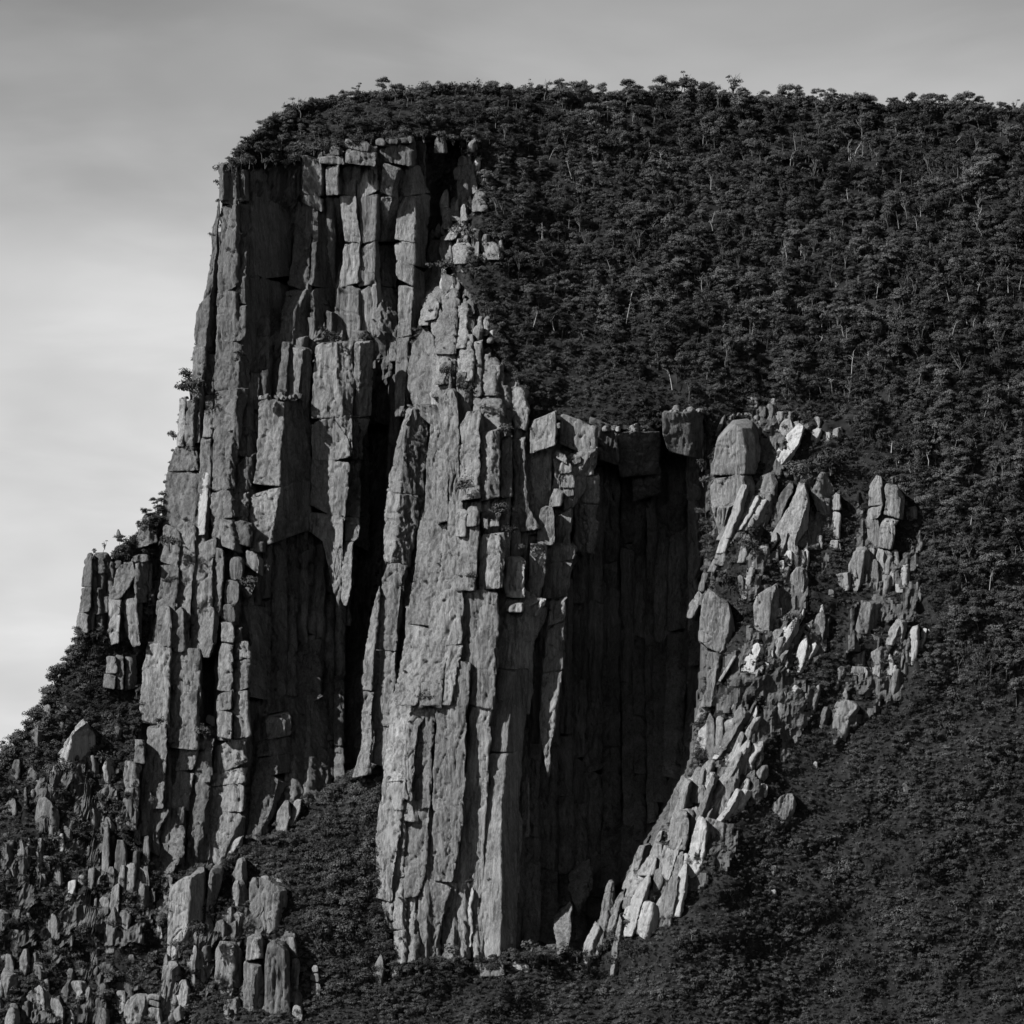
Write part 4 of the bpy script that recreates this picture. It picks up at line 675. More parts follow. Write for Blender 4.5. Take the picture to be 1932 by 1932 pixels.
O('small white stone at the head of the rim ridge', BO, 'stone', 8, [(595, 175, 205, 212), (650, 170, 205, 215)], p=6, mat=M_PALE)
O('big flat grey boulder lying tilted in the scrub', BO, 'boulder', 8, [(668, 600, 672, 692), (740, 532, 668, 685), (835, 462, 610, 640)], p=7, k=(.25, .9), e=1.1)
O('grey rib sinking into the notch shade', SL, 'rock_slab', 8, [(590, 120, 135, 145), (720, 60, 120, 130)], p=6)
O('grey rock dome on the rim ridge', BO, 'boulder', 8, [(610, 150, 170, 185), (720, 100, 175, 190)], p=6)
O('long ridge rock bordering the notch', PI_, 'rock_pillar', 8, [(755, 20, 98, 108), (900, -10, 90, 108), (1150, -20, 30, 45)], p=8, k=(.5, .9), cr=(980,))
O('pair of stacked knobs on the ridge beside the notch', BO, 'boulder', 8, [(740, 112, 140, 150), (880, 110, 138, 150)], p=7)
O('flat topped block set in the scrub next to the ridge', BO, 'boulder', 8, [(805, 180, 285, 318), (930, 178, 280, 295)], p=7, top='f', k=(.3, .9))
O('long pale rib behind the flat topped block', SL, 'rock_slab', 8, [(790, 160, 185, 195), (980, 95, 180, 190), (1150, 40, 130, 145)], p=6, mat=M_PALE)
O('bright foot of the ridge, split by a joint', BO, 'boulder', 8, [(1150, 0, 80, 95), (1260, 8, 60, 75)], p=7, mat=M_PALE, cr=(1220,))
O('low ridge stones stepping down into the notch', PI_, 'rock_pillar', 6, [(1010, 1855, 1925, 1940), (1150, 1765, 1880, 1895), (1310, 1720, 1800, 1815)], p=5, cr=(1120, 1240))
O('last small rock where the ridge meets the scrub', BO, 'boulder', 6, [(1290, 1690, 1740, 1755), (1400, 1640, 1700, 1715)], p=4)
O('thin rock edge along the mouth of the notch', SL, 'rock_slab', 6, [(1440, 1612, 1640, 1650), (1570, 1568, 1590, 1600)], p=4)
O('round boulder in brush at the mouth of the notch', BO, 'boulder', 6, [(1585, 1130, 1205, 1222), (1645, 1122, 1205, 1222)], p=5, k=(.5, .8))
O('pale stone alone in the low scrub of the lower slope', BO, 'stone', 8, [(1195, 538, 565, 572), (1220, 536, 565, 572)], p=3, mat=M_PALE)
O('pale rock with a dark eye, half buried in the lower slope', BO, 'boulder', 8, [(605, 1255, 1298, 1306), (675, 1250, 1298, 1306)], p=3)
O('tiny white stone where the outcrops end', BO, 'stone', 8, [(490, 775, 795, 802), (530, 772, 795, 800)], p=4, mat=M_PALE)
O('flat grey rock showing through heath', BO, 'boulder', 8, [(1060, 520, 590, 605), (1120, 485, 560, 600)], p=3)
O('pale detached standing stone beside the central buttress foot', PI_, 'standing_stone', 6, [(1545, 385, 412, 418), (1620, 362, 412, 418), (1720, 342, 395, 405)], p=6, mat=M_ROCK2)
O('dull boulder against the corner of the central buttress', BO, 'boulder', 6, [(1310, 375, 440, 460), (1400, 375, 440, 460)], p=5, mat=M_ROCK)

# ------------------------------------------------------------------ knobs in the scrub below the shoulder
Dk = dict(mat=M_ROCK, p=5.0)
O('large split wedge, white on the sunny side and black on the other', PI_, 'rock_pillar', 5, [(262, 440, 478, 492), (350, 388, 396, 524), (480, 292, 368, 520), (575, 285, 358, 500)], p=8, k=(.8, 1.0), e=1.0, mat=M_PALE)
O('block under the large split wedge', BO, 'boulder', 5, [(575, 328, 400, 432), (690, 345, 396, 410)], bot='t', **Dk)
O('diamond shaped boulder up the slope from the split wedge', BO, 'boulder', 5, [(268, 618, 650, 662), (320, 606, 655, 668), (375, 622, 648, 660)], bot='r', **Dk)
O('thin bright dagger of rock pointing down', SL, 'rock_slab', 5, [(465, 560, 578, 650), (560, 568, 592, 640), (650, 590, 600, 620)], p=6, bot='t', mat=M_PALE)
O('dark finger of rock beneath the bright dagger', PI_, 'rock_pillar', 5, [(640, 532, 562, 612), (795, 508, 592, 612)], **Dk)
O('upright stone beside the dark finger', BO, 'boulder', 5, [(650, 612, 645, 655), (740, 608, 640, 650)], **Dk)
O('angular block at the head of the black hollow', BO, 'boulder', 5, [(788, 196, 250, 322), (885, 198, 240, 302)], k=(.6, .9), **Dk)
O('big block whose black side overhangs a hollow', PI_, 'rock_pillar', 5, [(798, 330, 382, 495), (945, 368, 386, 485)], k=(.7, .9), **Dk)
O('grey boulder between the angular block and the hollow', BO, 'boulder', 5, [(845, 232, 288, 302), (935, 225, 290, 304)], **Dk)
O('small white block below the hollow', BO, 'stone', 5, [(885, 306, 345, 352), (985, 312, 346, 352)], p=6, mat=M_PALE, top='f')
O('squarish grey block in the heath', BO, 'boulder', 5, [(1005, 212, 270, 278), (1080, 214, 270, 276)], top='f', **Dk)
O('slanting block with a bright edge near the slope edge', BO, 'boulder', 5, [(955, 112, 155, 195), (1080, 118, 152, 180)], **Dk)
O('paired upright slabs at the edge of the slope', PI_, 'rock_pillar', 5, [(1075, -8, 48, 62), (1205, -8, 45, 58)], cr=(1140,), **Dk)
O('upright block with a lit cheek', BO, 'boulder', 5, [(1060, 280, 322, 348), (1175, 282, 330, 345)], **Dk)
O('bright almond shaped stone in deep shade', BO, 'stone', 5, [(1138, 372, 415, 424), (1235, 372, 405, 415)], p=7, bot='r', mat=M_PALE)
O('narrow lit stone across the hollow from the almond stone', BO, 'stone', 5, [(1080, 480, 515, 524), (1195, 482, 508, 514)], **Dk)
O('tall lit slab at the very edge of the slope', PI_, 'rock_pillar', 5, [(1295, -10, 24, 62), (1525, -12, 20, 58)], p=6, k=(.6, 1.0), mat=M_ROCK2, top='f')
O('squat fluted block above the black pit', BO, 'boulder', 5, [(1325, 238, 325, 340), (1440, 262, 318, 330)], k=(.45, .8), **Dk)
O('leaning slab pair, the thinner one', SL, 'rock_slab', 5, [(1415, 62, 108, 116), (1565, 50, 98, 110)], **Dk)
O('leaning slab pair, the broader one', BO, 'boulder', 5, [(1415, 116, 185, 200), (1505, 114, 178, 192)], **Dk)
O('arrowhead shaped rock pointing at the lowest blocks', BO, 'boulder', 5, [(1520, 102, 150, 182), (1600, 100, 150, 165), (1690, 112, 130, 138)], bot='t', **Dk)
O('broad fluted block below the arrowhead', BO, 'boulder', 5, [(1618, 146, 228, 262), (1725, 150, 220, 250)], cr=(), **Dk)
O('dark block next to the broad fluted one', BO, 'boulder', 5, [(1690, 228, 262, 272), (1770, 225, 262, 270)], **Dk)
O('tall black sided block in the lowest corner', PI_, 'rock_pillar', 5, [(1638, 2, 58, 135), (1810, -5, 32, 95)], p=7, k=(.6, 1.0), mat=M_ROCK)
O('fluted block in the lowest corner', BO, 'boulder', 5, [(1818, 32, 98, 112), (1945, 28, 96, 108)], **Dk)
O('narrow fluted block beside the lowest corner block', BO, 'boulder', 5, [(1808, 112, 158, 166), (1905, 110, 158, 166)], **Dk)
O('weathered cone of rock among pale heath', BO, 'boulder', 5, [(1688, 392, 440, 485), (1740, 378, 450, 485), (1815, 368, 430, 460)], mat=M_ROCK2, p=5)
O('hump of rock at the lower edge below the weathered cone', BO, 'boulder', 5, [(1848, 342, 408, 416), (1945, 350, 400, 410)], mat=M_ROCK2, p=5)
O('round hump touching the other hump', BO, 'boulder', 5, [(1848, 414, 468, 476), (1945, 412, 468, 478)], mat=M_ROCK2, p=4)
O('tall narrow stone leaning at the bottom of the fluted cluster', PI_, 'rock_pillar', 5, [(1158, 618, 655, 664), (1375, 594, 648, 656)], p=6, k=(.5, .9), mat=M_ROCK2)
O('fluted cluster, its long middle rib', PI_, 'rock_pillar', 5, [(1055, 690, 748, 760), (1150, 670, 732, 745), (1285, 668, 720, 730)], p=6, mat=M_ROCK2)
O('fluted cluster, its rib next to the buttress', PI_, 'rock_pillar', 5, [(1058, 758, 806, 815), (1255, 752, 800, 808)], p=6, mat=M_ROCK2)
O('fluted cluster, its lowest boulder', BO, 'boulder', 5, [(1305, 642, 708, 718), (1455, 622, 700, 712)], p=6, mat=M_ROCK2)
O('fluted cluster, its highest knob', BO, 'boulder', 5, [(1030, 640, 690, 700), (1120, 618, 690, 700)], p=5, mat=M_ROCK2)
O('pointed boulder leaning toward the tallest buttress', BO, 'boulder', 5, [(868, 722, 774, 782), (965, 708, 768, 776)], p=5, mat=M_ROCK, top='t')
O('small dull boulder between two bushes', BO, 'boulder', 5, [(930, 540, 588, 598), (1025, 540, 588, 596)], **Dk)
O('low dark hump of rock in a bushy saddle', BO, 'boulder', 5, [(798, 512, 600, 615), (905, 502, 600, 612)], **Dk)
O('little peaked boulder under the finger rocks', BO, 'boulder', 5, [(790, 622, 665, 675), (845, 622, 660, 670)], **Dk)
for z in ([(318, 160, 202), (370, 150, 198)], [(180, 240, 280), (245, 225, 275)], [(375, 125, 160), (405, 118, 155)], [(185, 340, 370), (220, 335, 368)], [(480, 75, 115), (590, 60, 110)], [(630, -5, 30), (680, -10, 25)], [(640, 65, 110), (670, 60, 108)], [(630, 135, 155), (735, 132, 152)], [(640, 170, 195), (690, 165, 192)], [(640, 230, 255), (700, 228, 250)], [(610, 460, 490), (650, 455, 488)], [(690, 20, 110), (790, 5, 90)], [(930, 20, 80), (985, 15, 75)], [(880, 100, 175), (955, 95, 170)], [(1100, 200, 260), (1160, 195, 255)], [(1180, 130, 172), (1225, 128, 170)], [(1110, 430, 470), (1170, 425, 462)], [(1300, 65, 120), (1370, 70, 105)], [(1310, 145, 170), (1360, 143, 168)], [(1240, 520, 540), (1310, 516, 535)], [(1550, 710, 745), (1600, 705, 745)], [(1560, 510, 545), (1600, 505, 540)]):
    O('small rock knob poking out of the heath below the shoulder', BO, 'stone', 5, [(q[0], q[1], q[2] - 8, q[2]) for q in z], 'small knobs in the heath below the shoulder', p=4.5, mat=random.choice([M_ROCK, M_ROCK2]))
# pillars at the foot of the tallest buttress
O('stout dark pillar with a rounded lit top at the buttress foot', PI_, 'rock_pillar', 5, [(1095, 935, 1095, 1150), (1140, 926, 1040, 1152), (1400, 920, 1032, 1125), (1600, 914, 938, 1000)], p=9, k=(.4, 1.1), e=1.0, mat=M_ROCK2)
O('flat capstone lying on the stout dark pillar', SL, 'capstone', 5, [(1092, 965, 1105, 1120), (1142, 960, 1105, 1120)], p=10, mat=M_ROCK2, k=(.2, .8))
O('dark slab standing behind the stout pillar', PI_, 'rock_pillar', 5, [(1062, 1155, 1172, 1240), (1300, 1132, 1142, 1180), (1420, 1125, 1150, 1200)], p=6, k=(.5, 1.), mat=M_ROCK)
O('bulky block with a bright sloping top among bushes', BO, 'boulder', 5, [(1305, 1190, 1320, 1360), (1345, 1172, 1312, 1365), (1485, 1180, 1300, 1350)], p=8, k=(.35, 1.), mat=M_ROCK2)
O('square pillar with rubble on its head, standing in the bushes', PI_, 'rock_pillar', 5, [(1150, 1370, 1555, 1600), (1400, 1368, 1500, 1560), (1430, 1368, 1480, 1540)], p=9, k=(.35, 1.1), mat=M_ROCK2, top='f')
for z in ([(1100, 1490, 1560), (1160, 1480, 1560)], [(1115, 1430, 1485), (1165, 1425, 1485)], [(1140, 1375, 1420), (1170, 1372, 1425)]):
    O('loose stone heaped on the head of the square pillar', BO, 'stone', 5, [(q[0], q[1], q[2] - 10, q[2]) for q in z], 'stones on the square pillar', p=10, mat=M_ROCK2)
O('lozenge shaped slab with a bright edge in front of the black cave', PI_, 'rock_pillar', 5, [(1478, 1190, 1262, 1335), (1540, 1180, 1280, 1345), (1740, 1175, 1278, 1335), (1805, 1205, 1262, 1300)], p=9, k=(.5, 1.0), cr=(1735,), mat=M_ROCK2)
O('slim jointed pillar beside the lozenge slab', PI_, 'rock_pillar', 5, [(1430, 1355, 1410, 1448), (1560, 1340, 1418, 1445), (1700, 1338, 1398, 1455), (1875, 1328, 1388, 1455)], p=9, k=(.5, 1.0), cr=(1580,), mat=M_ROCK2)
O('pointed cone standing at the mouth of the black cave', PI_, 'rock_pillar', 5, [(1738, 1500, 1530, 1545), (1850, 1460, 1545, 1560)], p=7, mat=M_ROCK)
O('dull wall of rock behind the pointed cone', PI_, 'rock_pillar', 5, [(1480, 1450, 1560, 1590), (1880, 1450, 1560, 1590)], p=3, mat=M_ROCK, k=(.1, .9), top='b')
O('narrow ribbed stack at the edge of the brush', PI_, 'rock_pillar', 5, [(1450, 1580, 1610, 1620), (1600, 1600, 1640, 1650), (1745, 1600, 1630, 1640)], p=7, cr=(1570,), mat=M_ROCK2)
O('small stone totem in the dark brush', PI_, 'rock_pillar', 5, [(1610, 1715, 1745, 1750), (1780, 1695, 1755, 1760)], p=6, cr=(1650, 1700), mat=M_ROCK2)
O('cone shaped rock on the lower edge of the brush', BO, 'boulder', 5, [(1830, 1610, 1650, 1660), (1920, 1600, 1655, 1665)], p=5, mat=M_ROCK2)
O('outermost lit post of the lowest rock group', PI_, 'rock_pillar', 5, [(1585, 890, 1010, 1020), (1640, 885, 940, 1015), (1880, 884, 902, 960)], p=9, k=(.5, 1.0), mat=M_ROCK2, e=1.)
O('square block at the inner side of the lowest rock group', BO, 'boulder', 5, [(1590, 1022, 1064, 1074), (1700, 1025, 1062, 1070)], p=9, top='f', mat=M_ROCK2)
O('bulging rock in the heart of the lowest rock group', PI_, 'rock_pillar', 5, [(1688, 955, 1030, 1052), (1800, 944, 1022, 1040), (1895, 950, 1010, 1020)], p=10, cr=(), k=(.5, .9), mat=M_ROCK2)
O('two horned rock rising behind the lowest rock group', PI_, 'rock_pillar', 5, [(1500, 1040, 1075, 1090), (1560, 1032, 1072, 1160), (1760, 1060, 1075, 1160)], p=8, k=(.5, .9), mat=M_ROCK2)
O('dark horn beside the two horned rock', BO, 'boulder', 5, [(1498, 1095, 1140, 1160), (1700, 1085, 1100, 1165)], p=7, k=(.4, .9), mat=M_ROCK)
O('broad pale slab lowest of the rocks below the buttress', SL, 'rock_slab', 5, [(1765, 720, 800, 820), (1830, 690, 795, 815), (1945, 682, 760, 790)], p=7, mat=M_ROCK2, k=(.45, .8))
O('layered ledge beside the broad pale slab', BO, 'boulder', 5, [(1768, 810, 870, 885), (1945, 790, 880, 890)], p=6, cr=(1800, 1835), mat=M_ROCK2)
O('rounded rock at the very bottom edge under the layered ledge', BO, 'boulder', 5, [(1870, 850, 990, 1010), (1960, 830, 990, 1010)], p=7, mat=M_ROCK2)
O('heart shaped boulder, the higher lobe', BO, 'boulder', 5, [(705, 1545, 1585, 1596), (790, 1512, 1592, 1602), (880, 1510, 1562, 1575)], p=8, mat=M_ROCK2, k=(.6, .9))
O('heart shaped boulder, the lobe toward the brush', BO, 'boulder', 5, [(695, 1620, 1665, 1678), (770, 1595, 1640, 1650), (850, 1560, 1600, 1612)], p=7, mat=M_ROCK2, k=(.6, .9))
O('round boulder leaning on the heart shaped one', BO, 'boulder', 5, [(812, 1408, 1468, 1478), (900, 1405, 1462, 1475)], p=8, mat=M_ROCK2)
O('sloping mound of pale weathered rock above the bushes', BO, 'boulder', 5, [(895, 1290, 1340, 1360), (960, 1230, 1300, 1330), (1050, 1195, 1240, 1260)], p=8, mat=M_PALE)
O('tiny pale cone of stone in a bushy niche', BO, 'stone', 5, [(1370, 852, 880, 886), (1465, 842, 890, 896)], p=8, mat=M_PALE, top='t')
for z in ([(235, 1140, 1185), (290, 1125, 1185)],):
    O('white stone wedged at the head of the black slot', BO, 'stone', 5, [(q[0], q[1], q[2] - 8, q[2]) for q in z], p=16, mat=M_PALE)

def outcrop(label, zone, poly, *a, **k):
    pl = [uv(zone, x, y) for x, y in poly]; c = np.mean(pl, 0); t = thing('rock_outcrop', label, 'rock outcrop', tuple(P(c[0], c[1], float(T(c[0], c[1])[0])))); crag(t, pl, *a, **k)
outcrop('broken rib of slabs between the largest pillar and the hooded rock', 4, [(640, 760), (820, 600), (880, 760), (760, 980), (560, 1090), (540, 960)], 7, (16, 42), (32, 88), -0.40, wh=.95)
outcrop('jumble of slabs below the big wedge slab', 4, [(820, 900), (1040, 950), (1060, 1060), (900, 1080), (800, 1000)], 6, (19, 48), (29, 75), -0.24, wh=.95)
outcrop('line of broken blocks under the bulging weathered crag', 4, [(1380, 980), (1540, 980), (1620, 1160), (1480, 1170), (1370, 1080)], 7, (16, 42), (29, 69), -0.16, wh=.95)
outcrop('pale splintered patch at the centre of the outcrops', 4, [(880, 1380), (1110, 1290), (1090, 1560), (960, 1690), (760, 1660), (850, 1450)], 15, (13, 32), (25, 75), -0.48, mats=(M_PALE, M_PALE, M_ROCK2), wh=.95)
outcrop('scattered bright slabs under the long white slab', 4, [(1440, 1450), (1700, 1340), (1680, 1560), (1560, 1720), (1450, 1720)], 6, (13, 32), (23, 62), -0.24, mats=(M_PALE, M_ROCK2), wh=.95)
outcrop('lowest bright cluster of tilted slabs above the flat grey boulder', 8, [(260, 300), (520, 330), (540, 600), (420, 740), (250, 760), (230, 560)], 14, (16, 38), (29, 94), -0.48, mats=(M_PALE, M_PALE, M_ROCK2), wh=.95)
outcrop('grey blocks stepping from the lowest cluster to the ridge', 8, [(60, 600), (240, 560), (330, 800), (200, 900), (20, 900)], 9, (16, 42), (29, 81), -0.32, wh=.95)
outcrop('grey rocks showing through brush between the leaning post and the white slab', 4, [(1060, 1640), (1290, 1600), (1250, 1900), (880, 1940), (860, 1780)], 7, (14, 35), (25, 69), -0.28, wh=.95)
outcrop('knobbly rock crest behind the largest pillar', 4, [(780, 180), (1060, 240), (1300, 320), (1240, 380), (1020, 330), (800, 260)], 6, (16, 38), (18, 42), -0.08, wh=.95)
outcrop('stony rim of the notch above the lit hanging rock', 4, [(420, 1060), (560, 960), (620, 1120), (500, 1230), (340, 1330)], 6, (16, 35), (28, 69), -0.40, mats=(M_ROCK, M_ROCK2), wh=.95)
DM = (M_ROCK, M_ROCK, M_ROCK2)
outcrop('tight cluster of upright knobs low on the slope edge', 5, [(0, 880), (200, 860), (220, 1230), (0, 1260)], 8, (18, 50), (22, 58), 0, DM, wh=1.05)
outcrop('broken knobs around the black sided block', 5, [(180, 760), (520, 700), (540, 1000), (220, 1010)], 8, (18, 50), (24, 64), 0, DM, wh=1.05)
outcrop('crumbling columns between the heath and the tallest buttress', 5, [(560, 760), (820, 720), (840, 1080), (780, 1400), (560, 1480), (580, 1000)], 16, (15, 40), (28, 90), -.05, DM, wh=.9)
outcrop('upright knobs in the lowest corner of the slope', 5, [(0, 1520), (300, 1500), (320, 1932), (0, 1932)], 9, (20, 52), (24, 62), 0, DM, wh=1.05)
outcrop('low broken knobs in the heath under the shoulder bluff', 5, [(60, 480), (280, 260), (560, 250), (700, 500), (500, 700), (60, 720)], 9, (14, 40), (18, 50), 0, DM, wh=1.05)
outcrop('pale broken ground beside the broad pale slab', 5, [(380, 1640), (700, 1620), (720, 1932), (340, 1932)], 8, (18, 48), (20, 50), -.1, (M_ROCK2, M_ROCK))
outcrop('stub columns in the brush beside the slim jointed pillar', 5, [(900, 1480), (1450, 1420), (1640, 1500), (1620, 1880), (900, 1900)], 7, (20, 46), (35, 90), 0, DM, wh=.9)
outcrop('rubble and short columns at the foot of the stout dark pillar', 5, [(820, 1120), (1000, 1100), (1380, 1100), (1380, 1460), (900, 1500)], 9, (16, 40), (30, 75), 0, DM, wh=.9)
outcrop('chain of pale blocks down the forest edge of the central buttress', 9, [(430, 60), (500, 40), (560, 500), (430, 700), (420, 900), (760, 960), (740, 1100), (330, 1160), (230, 1250), (440, 1420), (660, 1640), (640, 1900), (420, 1900), (380, 1500), (150, 1300), (60, 1000), (230, 640), (330, 300)], 60, (9, 22), (14, 40), -.05, (M_PALE, M_ROCK2, M_ROCK2), name='rock_knob')

# ------------------------------------------------------------------ leaves, crowns, trunks
def tube(pts, rad, n=5):
    pts = np.array(pts, float); V = []; 
    for i, p in enumerate(pts):
        d = pts[min(i + 1, len(pts) - 1)] - pts[max(i - 1, 0)]; d /= np.linalg.norm(d) + 1e-9
        a = np.cross(d, [0.3, 1, 0.2]); a /= np.linalg.norm(a); b_ = np.cross(d, a)
        for k in range(n):
            t = 2 * math.pi * k / n; V.append(p + rad[i] * (math.cos(t) * a + math.sin(t) * b_))
    Q = [[i * n + k, i * n + (k + 1) % n, (i + 1) * n + (k + 1) % n, (i + 1) * n + k] for i in range(len(pts) - 1) for k in range(n)]
    return np.array(V), np.array(Q)
def join(parts):
    V, Q, o = [], [], 0
    for v, q in parts: V.append(v); Q.append(q + o); o += len(v)
    return np.concatenate(V), np.concatenate(Q)
def leaves(lobes, per, size, rng):
    V = []; 
    for c, rad, fl in lobes:
        n = int(per * rad ** 1.6) + 8
        d = rng.normal(size=(n, 3)); d[:, 2] = np.where(d[:, 2] < -.25, -d[:, 2] * .6, d[:, 2]); d /= np.linalg.norm(d, axis=1)[:, None]
        pos = np.array(c) + d * rad * rng.uniform(.42, 1.18, (n, 1)) * [1, 1, fl]
        nrm = d + rng.normal(size=(n, 3)) * .45 + [0, 0, .1]; nrm /= np.linalg.norm(nrm, axis=1)[:, None]
        a = np.cross(nrm, rng.normal(size=(n, 3))); a /= np.linalg.norm(a, axis=1)[:, None]; b_ = np.cross(nrm, a)
        s = size * rng.uniform(.6, 1.4, (n, 1)); l = s * rng.uniform(.9, 1.6, (n, 1))
        V.append(np.stack([pos - a * l, pos - b_ * s * .6, pos + a * l, pos + b_ * s * .6], 1))
    V = np.concatenate(V); return V.reshape(-1, 3), np.arange(len(V) * 4).reshape(-1, 4)
def gum(seed, dead=False):
    rng = np.random.default_rng(seed); h_ = rng.uniform(4.6, 6.4); lean = rng.normal(size=2) * .6; top = np.array([lean[0], lean[1], h_ * .6])
    tr = [tube([(0, 0, -1.5), (lean[0] * .25 + rng.normal() * .2, lean[1] * .3, h_ * .25), (lean[0] * .6, lean[1] * .7, h_ * .45), top], [.16, .13, .10, .08])]
    lob = []; kind = seed % 12
    if kind in (6, 7, 8, 9):      # round dense crown
        rr_ = rng.uniform(1.3, 1.9); hh = h_ * rng.uniform(.55, .8)
        for i in range(9):
            d_ = rng.normal(size=3); d_ /= np.linalg.norm(d_); lob.append((np.array([0, 0, hh]) + d_ * rr_ * .65 * [1, 1, 1.15], rng.uniform(.7, 1.1), .95))
        return join(tr), leaves(lob, 115, .155, rng)
    if kind in (10, 11):          # thin crown with bare limbs showing
        for i in range(9):
            an = rng.uniform(0, 6.28); rr = rng.uniform(.5, 2.2); e_ = np.array([top[0] + rr * math.cos(an), top[1] + rr * math.sin(an), h_ * rng.uniform(.65, 1.1)])
            tr.append(tube([top * [1, 1, rng.uniform(.5, 1)], (top + e_) / 2 + rng.normal(size=3) * .3, e_], [.10, .08, .03], 4))
            if i % 2: lob.append((e_, rng.uniform(.5, .9), .7))
        return join(tr), leaves(lob, 60, .18, rng)
    for i in range(rng.integers(8, 12)):
        an = rng.uniform(0, 6.28); rr = rng.uniform(.5, 2.6); e_ = np.array([top[0] + rr * math.cos(an), top[1] + rr * math.sin(an), h_ * (1.0 - .1 * rr * rng.uniform(.3, 1.6))])
        if i < 5: tr.append(tube([top * [1, 1, rng.uniform(.6, 1)], (top + e_) / 2 + rng.normal(size=3) * .2, e_], [.07, .05, .03], 4))
        lob.append((e_, rng.uniform(.8, 1.5), rng.uniform(.6, .95)))
    for i in range(4):
        an = rng.uniform(0, 6.28); lob.append(((top[0] * .6 + 1.3 * math.cos(an), top[1] * .6 + 1.3 * math.sin(an), h_ * rng.uniform(.3, .6)), rng.uniform(.7, 1.1), .8))
    return join(tr), leaves(lob, 115, .165, rng)
def bushshape(seed):
    rng = np.random.default_rng(seed); lob = [((rng.normal() * .55, rng.normal() * .5, rng.uniform(.3, 1.0)), rng.uniform(.45, .95), rng.uniform(.8, 1.25)) for _ in range(rng.integers(4, 7))]
    st = [tube([(0, 0, -.6), (rng.normal() * .15, rng.normal() * .15, .2), (c[0], c[1], c[2])], [.07, .06, .03], 4) for c, *_ in lob[:3]]
    return join(st), leaves(lob, 105, .13, rng)
def snagshape(seed):
    rng = np.random.default_rng(seed); h_ = rng.uniform(4.5, 7.5); x = rng.normal() * .9; parts = [tube([(0, 0, -1), (x * .3, 0, h_ * .35), (x * .8 + rng.normal() * .3, .2, h_ * .7), (x * 1.3, 0, h_)], [.19, .16, .12, .04])]
    br = []
    for i in range(rng.integers(4, 8)):
        t = rng.uniform(.35, .9); s0 = np.array([x * t * 1.1, 0, h_ * t]); an = rng.uniform(0, 6.28); l = rng.uniform(.8, 2.4)
        e_ = s0 + [l * math.cos(an), l * math.sin(an), l * rng.uniform(.3, 1.0)]; br.append(tube([s0, (s0 + e_) / 2 + rng.normal(size=3) * .25, e_], [.085, .06, .02], 4))
    return join(parts), join(br)
GUM = []; BSH = []
for i in range(24):
    (tv, tq), (cv, cq) = gum(96 + i); GUM.append((mesh('trunk', tv, tq, None, [M_BARK]), mesh('crown', cv, cq, None, [M_LEAF])))
for i in range(12):
    (tv, tq), (cv, cq) = bushshape(300 + i); BSH.append((mesh('stem', tv, tq, None, [M_BARK]), mesh('foliage', cv, cq, None, [M_BUSH])))
SNG = []
for i in range(6):
    (tv, tq), (bv, bq) = snagshape(500 + i); SNG.append((mesh('trunk', tv, tq, None, [M_DEAD]), mesh('branch', bv, bq, None, [M_DEAD])))

# ------------------------------------------------------------------ where things grow
POUT = [(1330, 760), (1560, 770), (1650, 860), (1720, 900), (1760, 1100), (1760, 1240), (1620, 1400), (1560, 1500), (1330, 1700), (1180, 1760), (1330, 1300), (1345, 950)]
def ok(u, v): return ~(inside(PA, u, v) | inside(PB, u, v) | inside(PN, u, v) | inside(PF, u, v)) & (v > vsky(u) - 1)
def scatter(su, sv, vlo, vhi, ulo=-150, uhi=2060, j=.6):
    gu = np.arange(ulo, uhi, su); gv = np.arange(vlo, vhi, sv); U, V = np.meshgrid(gu, gv); U = U + (np.arange(len(gv))[:, None] % 2) * su / 2
    U = (U + RNG.uniform(-j, j, U.shape) * su).ravel(); V = (V + RNG.uniform(-j, j, V.shape) * sv).ravel(); m = ok(U, V); return U[m], V[m]
def treeline(u): return np.interp(u, [0, 400, 880, 980, 1350, 1620, 1750, 1900, 2060], [0, 300, 330, 640, 760, 900, 1250, 1330, 1360])
U, V = scatter(18, 12.5, 150, 1420, j=.95); m = (V < treeline(U) + RNG.normal(0, 25, len(U))) & (U > 420) & ~inside(POUT, U, V); U, V = U[m], V[m]
us = np.arange(425, 2050, 11.0); us = us + RNG.uniform(-5, 5, len(us)); U = np.concatenate([U, us]); V = np.concatenate([V, vsky(us) + RNG.uniform(1, 8, len(us))])      # the trees along the skyline
sc = (.5 + 1.25 * RNG.random(len(U)) ** 2.0) * (.8 + .45 * vnoise(np.stack([U / 90, V / 60, 0 * U + 5], -1))) * np.interp(U, [400, 900, 1100, 1932], [.72, .72, .85, 1.0]); sky_m = np.zeros(len(U), bool); sky_m[-len(us):] = True; sc[sky_m] *= .85
Y = ground_y(U, V); Pt = P(U, V, Y); rz = RNG.uniform(0, 6.28, len(U)); pick = RNG.integers(0, len(GUM), len(U))
for i in np.nonzero(sky_m)[0]:
    if RNG.random() < .12: sc[i] *= 1.2
order = np.argsort(-(sc + sky_m * .25)); big = order[:290]; rest = order[290:]
